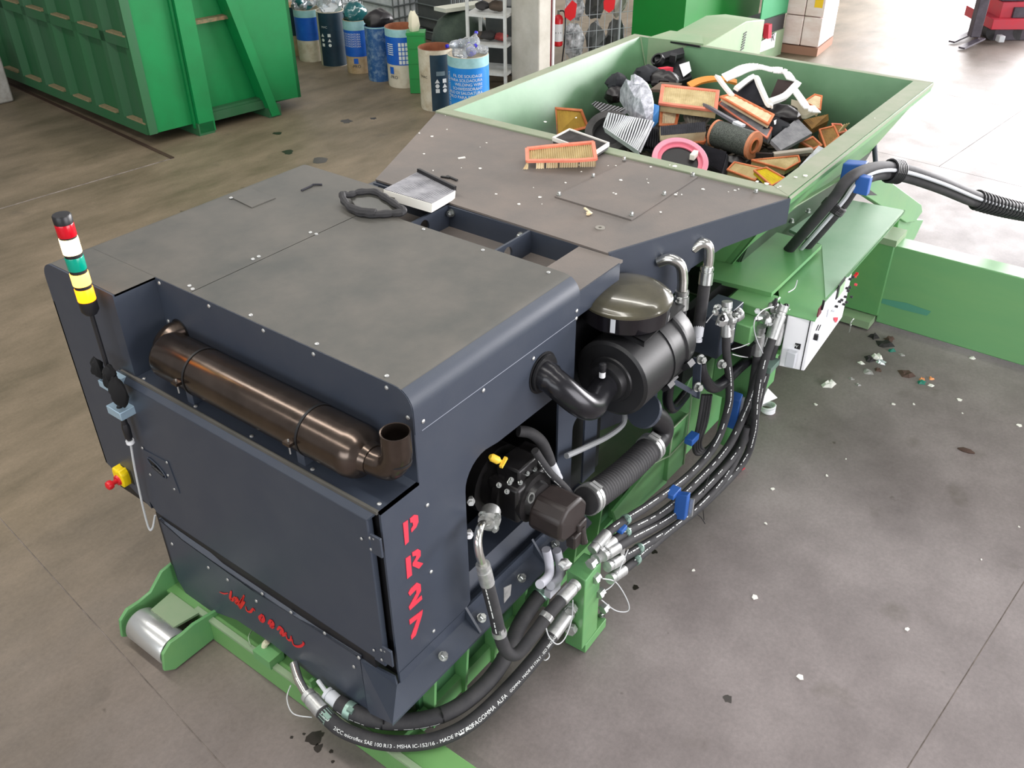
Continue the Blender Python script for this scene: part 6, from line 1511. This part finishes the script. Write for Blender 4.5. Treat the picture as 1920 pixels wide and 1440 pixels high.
# pale stick and sheet
b = MB().rod(at(1450, 290, 'z', 1.88), at(1523, 281, 'z', 1.90), .05, .03); tag(b.build('pale_stick', mat('pale_board_scrap', (170, 162, 150), .8), bevel=.006), 'pale grey stick lying in front of the grey trapezoid filter', 'stick')
b = MB().rod(at(1418, 290, 'z', 1.86), at(1449, 291, 'z', 1.88), .03, .03); tag(b.build('dark_rod', M_plastic), 'short dark rod continuing the pale stick', 'rod')
b = MB().prism(q3([(1535, 273, 1.90), (1547, 279, 1.88), (1505, 322, 1.84), (1493, 318, 1.84)]), (0, 0, -.01)); tag(b.build('paper_sheet', M_paperw), 'white paper sheet leaning against the right hopper wall', 'paper')
for k in range(3):
    b = MB().rod(at(1573 + 4 * k, 247 - 2 * k, 'z', 1.86), at(1584 + 4 * k, 233 - 1 * k, 'z', 1.92), .012, .008)
    tag(b.build('splinter', M_paper), 'thin tan splinter poking up at the far right corner', 'splinter', 'splinters in the far right corner')
# silver wrap and blue box
b = MB(); rd = random.Random(12)
w0 = q3([(1183, 141, 2.12), (1203, 146, 2.12), (1214, 156, 2.10), (1222, 172, 2.08), (1226, 192, 2.05), (1225, 210, 2.0), (1212, 222, 1.97), (1190, 208, 1.97), (1176, 188, 1.97), (1163, 167, 2.0), (1172, 172, 2.02), (1182, 160, 2.1)])
cw = sum(w0, V()) / len(w0) + V((-.02, -.02, .09)); m_ = len(w0)
vs = [cw] + [w0[i].lerp(cw, .5) + V((rd.uniform(-.03, .03), rd.uniform(-.03, .03), rd.uniform(.0, .07))) for i in range(m_)] + w0 + [p + V((0, 0, -.1)) for p in w0]
b.add(vs, [(0, 1 + i, 1 + (i + 1) % m_) for i in range(m_)] + [(1 + i, 1 + m_ + i, 1 + m_ + (i + 1) % m_, 1 + (i + 1) % m_) for i in range(m_)] + [(1 + m_ + i, 1 + 2 * m_ + i, 1 + 2 * m_ + (i + 1) % m_, 1 + m_ + (i + 1) % m_) for i in range(m_)])
tag(b.build('crumpled_wrap', mat('silver_grey_wrap', (214, 215, 226), .4, .0, col2=(150, 152, 164), scale=16, lo=.4, hi=.6), smooth_=False), 'crumpled silver grey wrap sticking up behind the striped filter', 'wrap')
b = MB().prism(q3([(1219, 192, 2.03), (1236, 198, 2.02), (1236, 206, 1.99), (1222, 222, 1.95), (1212, 218, 1.95)]), (0, 0, -.1)); tag(b.build('blue_box', mat('blue_card', (58, 128, 196), .6)), 'blue box side showing beside the silver wrap', 'box')
# black housing with a white label
hq_ = q3([(1224, 112, 2.03), (1281, 97, 2.06), (1299, 143, 1.98), (1268, 154, 1.97)])
t = thing('filter_housing', 'black plastic air filter housing with white label at the back', 'housing', tuple(hq_[2]))
MB().prism(hq_, (.06, .04, -.16)).build('body', M_plastic, t, bevel=.015)
nn = qn(hq_)
MB().prism([p + nn * .002 for p in q3([(1225, 113, 2.04), (1280, 98, 2.07), (1283, 108, 2.05), (1228, 124, 2.03)])], tuple(nn * .05)).build('lid', M_plastic, t, bevel=.008)
MB().prism([p + nn * .012 for p in q3([(1273, 124, 2.02), (1292, 118, 2.03), (1296, 136, 2.0), (1281, 147, 1.985)])], tuple(nn * .003)).build('white_label', M_white, t)
MB().obox(at(1262, 108, 'z', 2.09), (.05, .02, 0), (0, .03, 0), (0, 0, .03)).build('clip', M_plastic, t)
MB().obox(at(1246, 131, 'z', 2.03), (.05, -.03, 0), (0, .03, 0), (0, 0, .02)).build('red_plug', M_red, t)
MB().ring(at(1236, 116, 'z', 2.05), (-.6, .2, .6), .06, .045, .05, 20).build('spout', M_black, t)
for i, (px, py, z, rx, rz, l) in enumerate([(1158, 155, 1.95, .10, .08, 'left of the silver wrap'), (1152, 178, 1.90, .09, .07, 'below the left black rag'), (1212, 140, 2.0, .12, .08, 'behind the silver wrap'), (1247, 150, 1.98, .13, .08, 'under the black housing'), (1128, 250, 1.75, .08, .05, 'beside the dark round filter'), (1463, 215, 1.97, .16, .08, 'under the white frame'), (1455, 240, 1.92, .12, .07, 'above the grey trapezoid filter'), (1375, 305, 1.80, .09, .05, 'beside the black ribbed block')]):
    b = MB().blob(at(px, py, 'z', z), rx, rx, rz, i + 30, .28, 16, 10)
    tag(b.build('black_rag', M_bag if i % 2 else mat('soft_black_cloth', (34, 36, 42), .8) if i == 0 else MATS.get('soft_black_cloth')), f'crumpled black rag {l}', 'rag', 'black rags in the hopper')
M_wlabel = MB().prism(q3([(1451, 226, 2.0), (1456, 224, 2.0), (1455, 232, 1.99), (1452, 233, 1.99)]), (0, 0, -.004))
tag(M_wlabel.build('white_scrap', M_white), 'tiny white paper scrap on the black rag under the frame', 'scrap')

# ================================================================ loose things on the deck and hood
t, q, nn = filt('grey pleated cabin filter with white sides lying across the trough', [(721, 356, 2.23), (784, 323, 2.18), (853, 357, 2.17), (809, 382, 2.21)], .005, M_paperk, None, 26, depth=.02, wav=.02, edge=M_paperg, name='cabin_filter', group='loose filters on the deck', turn=True)
lo_ = [p - nn * .052 for p in q]
for i in range(4):
    j = (i + 1) % 4; b = MB().prism([q[i] + nn * .001, q[j] + nn * .001, lo_[j], lo_[i]], tuple((q[i] + q[j] - (q[0] + q[2])).normalized() * .006))
    b.build('side_band', M_frw if i != 0 else M_plastic, t)
b = MB().rod(q[0] + nn * .01, q[1] + nn * .01, .02, .03, up=tuple(nn)); b.build('black_edge', M_plastic, t)
# pink framed torn air filter standing on the deck
fq_ = q3([(988, 279, 2.20), (1112, 267, 2.235), (1117, 298, 2.205), (989, 302, 2.175)])
t = thing('panel_filter', 'coral framed air filter with split cream pleats on the deck', 'filter', tuple(fq_[0]), 'loose filters on the deck')
nn = qn(fq_)
pleats(fq_, 30, .012, -.003).build('pleats', M_paper, t, smooth_=False)
b = MB(); qs = smooth([fq_[0], bil(fq_, .4, -.02), fq_[1]], 5); qb = smooth([fq_[3], bil(fq_, .4, 1.03), bil(fq_, .7, 1.06), fq_[2]], 5)
for l in (qs, qb, [fq_[0], fq_[3]], [fq_[1], fq_[2]]):
    for i in range(len(l) - 1): b.rod(l[i], l[i + 1] + (l[i + 1] - l[i]).normalized() * .004, .024, .016, up=tuple(nn))
b.build('seal_frame', M_coral, t)
gr = [(980, 990, 1004), (1005, 1020, 1023), (1024, 1046, 1048), (1049, 1084, 1086), (1087, 1117, 1117)]
for k, (xa, xb_, _) in enumerate(gr):
    f0 = max(0, (xa - 988) / 128); f1 = min(1, (xb_ - 988) / 128)
    a, c = bil(fq_, f0, 1.0), bil(fq_, f1, 1.0); e = at(xa, 318 - k, 'z', 2.128); f = at(xb_, 318 - k * 1.2, 'z', 2.128)
    n_ = max(3, int((xb_ - xa) / 4)); b = MB(); vs = []
    for i in range(2 * n_ + 1):
        u = i / (2 * n_); o = V((.010, .004, 0)) * (i % 2)
        vs += [a.lerp(c, u) + o, e.lerp(f, u) + o]
    b.add(vs, [(2 * i, 2 * i + 2, 2 * i + 3, 2 * i + 1) for i in range(2 * n_)]); b.build('pleat_block', M_paperc, t, smooth_=False)
# black gasket frame on the hood
gl = [at(x, y, 'z', Z2 + .02 + dz) for x, y, dz in ((642, 364, .03), (655, 366, .02), (672, 361, .02), (702, 360, .02), (722, 371, .015), (742, 384, .01), (757, 397, .008), (735, 400, .0), (705, 402, 0), (678, 400, 0), (658, 390, .005), (645, 376, .02))]
t = thing('gasket_frame', 'black rubber gasket frame crumpled on the hood seam', 'gasket', tuple(gl[0]))
lp = smooth(gl + [gl[0]], 4); MB().tube(lp, [.016 + .008 * abs(math.sin(i * .9)) for i in range(len(lp))], 8).build('gasket_loop', M_rubber, t)
MB().prism([p + V((0, 0, -.015)) for p in gl[1:10]], (0, 0, .004)).build('gasket_sheet', mat('greasy_dark_film', (66, 66, 62), .25), t)
MB().tube([gl[10] + V((0, 0, .0)), gl[9] + V((0, 0, .01)), gl[8] + V((0, 0, .01))], .024, 8).build('gasket_fold', M_rubber, t)
st = smooth(path((565, 357, 'z', Z2 + .006), (583, 349, 'z', Z2 + .006), (588, 346, 'z', Z2 + .008), (604, 346, 'z', Z2 + .006)), 4)
tag(MB().tube(st, .006, 6).build('twisted_scrap', M_paperk), 'dark twisted scrap strip on the left hood corner', 'scrap')
for i, (p0, p1) in enumerate((((827, 331), (843, 333)), ((838, 330), (857, 338)))):
    b = MB().rod(at(*p0, 'z', ZD + .006), at(*p1, 'z', ZD + .008), .016, .008); tag(b.build('foam_strip', M_black), 'black foam strip on the deck behind the grey filter', 'scrap', 'black foam strips on the deck')
tag(MB().ring(at(1125, 428, 'z', ZD), (0, 0, 1), .028, .010, .006, 20).build('steel_washer', mat('dull_washer', (150, 146, 138), .5, .4)), 'dull steel washer lying on the deck near its front edge', 'washer')
b = MB().blob(at(1104, 400, 'z', ZD + .012), .022, .016, .012, 3, .3, 8, 6); b.rod(at(1096, 390, 'z', ZD + .02), at(1105, 397, 'z', ZD + .015), .012, .008)
tag(b.build('cream_scrap', M_paperc), 'cream paper scrap under the inspection plate edge', 'scrap')
b = MB().rod(at(859, 297, 'z', ZD + .005), at(872, 295, 'z', ZD + .005), .012, .008); tag(b.build('white_stub', M_frw), 'small white stub lying on the deck left part', 'scrap')
chips = [(835, 217), (838, 243), (786, 250), (810, 256), (900, 276), (912, 268), (795, 289), (900, 316), (865, 315), (812, 320), (930, 364), (973, 383), (1016, 383), (1150, 362), (1155, 364), (1164, 338), (1213, 336), (1215, 343), (1060, 343), (1085, 310), (1140, 311), (1155, 311), (1220, 313), (1267, 365), (1270, 362), (1278, 365), (1239, 398), (1318, 355), (1366, 360), (1385, 355), (1378, 357), (1012, 370), (1000, 352), (1090, 322)]
rd = random.Random(4); cm = []
for k in range(4):
    b = MB(); n = 5; s_ = .006 + .003 * k
    b.prism([(s_ * rd.uniform(.7, 1.4) * math.cos(6.28 * i / n), s_ * rd.uniform(.5, 1.2) * math.sin(6.28 * i / n), 0) for i in range(n)], (0, 0, .004))
    o = b.build('paper_chip', M_frw); cm.append(o.data); bpy.data.objects.remove(o)
for i, (px, py) in enumerate(chips):
    o = inst(cm[i % 4], 'paper_chip', at(px, py, 'z', ZD + (.009 if 1045 < px < 1300 and 308 < py < 405 and px > 1090 else .0005)), Matrix.Rotation(rd.uniform(0, 6), 3, 'Z').to_quaternion())
    tag(o, 'tiny pale paper chip scattered on the dark deck', 'chip', 'paper chips on the deck'); o.scale = (.7,) * 3
rimc = [(1080, 221), (1022, 229), (1265, 312), (1256, 310), (1298, 325), (1420, 341), (1437, 345), (1458, 352), (1463, 350), (1492, 333), (1510, 330), (1640, 222)]
for i, (px, py) in enumerate(rimc):
    o = inst(cm[(i + 1) % 4], 'paper_chip', at(px, py, 'z', ZH + .0005), Matrix.Rotation(rd.uniform(0, 6), 3, 'Z').to_quaternion())
    tag(o, 'tiny pale paper chip lying on the hopper rim', 'chip', 'paper chips on the hopper rim')

# ================================================================ litter on the floor, right side
M_lit = {'black': mat('black_litter', (34, 32, 32), .8), 'white': mat('white_litter', (222, 222, 214), .7), 'brown': mat('brown_litter', (78, 60, 52), .9), 'green': mat('green_litter', (20, 110, 92), .6), 'grey': mat('grey_litter', (150, 148, 146), .7), 'orange': mat('orange_litter', (226, 150, 96), .7), 'foil': mat('foil_litter', (210, 216, 222), .25, .6)}
def litter(px, py, col, s_, flat, label, seed, group=None):
    rd = random.Random(seed); p = at(px, py, 'z', 0); b = MB(); n = 9
    outer = [p + V((s_ * rd.uniform(.5, 1.3) * math.cos(6.28 * i / n), s_ * rd.uniform(.5, 1.3) * math.sin(6.28 * i / n), .001)) for i in range(n)]
    top = [p.lerp(q, .55) + V((0, 0, flat * rd.uniform(.5, 1.4))) for q in outer]
    b.add(outer + top + [p + V((0, 0, flat * .8))], [(i, (i + 1) % n, n + (i + 1) % n, n + i) for i in range(n)] + [(n + i, n + (i + 1) % n, 2 * n) for i in range(n)])
    tag(b.build('litter_scrap', M_lit[col], smooth_=False), label, 'scrap', group)
gL = 'litter on the floor by the white cabinet'
litter(1638, 632, 'black', .05, .03, 'black litter scrap nearest the green arm sleeve', 1, gL)
litter(1657, 645, 'black', .075, .025, 'black torn litter scrap in the cluster by the arm', 2, gL)
litter(1667, 637, 'brown', .05, .025, 'brown torn litter scrap beside the black one by the arm', 3, gL)
litter(1672, 658, 'green', .03, .02, 'green litter bit beside the black torn scraps', 4, gL)
litter(1632, 674, 'black', .05, .02, 'black crumpled scrap left of the white foil bit', 5, gL)
litter(1644, 671, 'white', .05, .03, 'white folded litter piece on the foil bits', 6, gL)
litter(1651, 680, 'foil', .05, .02, 'shiny foil litter below the white folded piece', 7, gL)
litter(1628, 697, 'grey', .055, .012, 'grey shredded litter below the foil', 8, gL)
litter(1647, 694, 'brown', .04, .012, 'dark brown litter right of the grey shreds', 9, gL)
litter(1700, 702, 'brown', .075, .02, 'dark brown crumbly litter clump on open floor', 10, gL)
litter(1728, 718, 'green', .038, .02, 'green litter bit farthest to the right', 11, gL)
litter(1728, 712, 'orange', .022, .02, 'orange litter bit touching the green one', 12, gL)
litter(1746, 710, 'orange', .028, .01, 'pale orange litter bit right of the green one', 13, gL)
litter(1746, 723, 'white', .03, .01, 'white litter bit below the pale orange one', 14, gL)
litter(1554, 722, 'white', .06, .03, 'white crumpled paper scrap alone on the floor', 15, gL)
litter(1614, 681, 'white', .03, .012, 'small white scrap left of the foil cluster', 16, gL)
litter(1609, 722, 'grey', .022, .01, 'small grey pebble of litter on the floor', 17, gL)
litter(1596, 710, 'grey', .025, .008, 'small pale flake near the white crumpled paper', 18, gL)
litter(1691, 666, 'grey', .03, .01, 'small grey flake between the two litter clusters', 19, gL)
litter(1824, 672, 'white', .028, .01, 'white flake close to the green outrigger arm', 20, gL)
b = MB(); p0, p1 = at(1795, 840, 'z', .006), at(1828, 850, 'z', .006)
b.tube([p0, p0.lerp(p1, .3), p0.lerp(p1, .7), p1], [.003, .02, .02, .004], 6)
tag(b.build('dry_leaf', M_lit['brown']), 'flat brown dry leaf on the right floor', 'leaf')
rd = random.Random(31)
for i, (px, py) in enumerate([(1586, 861), (1550, 892), (1448, 917), (1799, 750), (1804, 775), (1713, 758), (1675, 758), (1911, 798), (1910, 988), (1436, 982), (1529, 759), (1500, 1270), (1840, 1050), (1300, 1070), (1700, 1180), (1415, 1120)]):
    o = inst(cm[i % 4], 'floor_chip', at(px, py, 'z', .0005), Matrix.Rotation(rd.uniform(0, 6), 3, 'Z').to_quaternion(), None, 1.3)
    tag(o, 'tiny pale chip on the right floor', 'chip', 'chips on the right floor')
M_oil = mat('oil_spot', (38, 32, 28), .35)
for i, (px, py, s_) in enumerate([(588, 1383, .045), (598, 1378, .03), (597, 1402, .028), (547, 1382, .01), (570, 1376, .01), (621, 1409, .012), (624, 1428, .01), (1364, 1310, .03), (1217, 1029, .018), (1226, 1034, .024), (1192, 1101, .022), (540, 285, .09), (520, 250, .07), (560, 340, .1), (650, 227, .10), (700, 222, .05), (600, 300, .12)]):
    rd = random.Random(i); c = at(px, py, 'z', .0012); n = 12
    pts = [c + V((s_ * rd.uniform(.6, 1.2) * math.cos(6.28 * k / n), s_ * rd.uniform(.6, 1.2) * math.sin(6.28 * k / n), 0)) for k in range(n)]
    MB().prism(pts, (0, 0, -.001)).build('oil_stain', M_oil, floor)
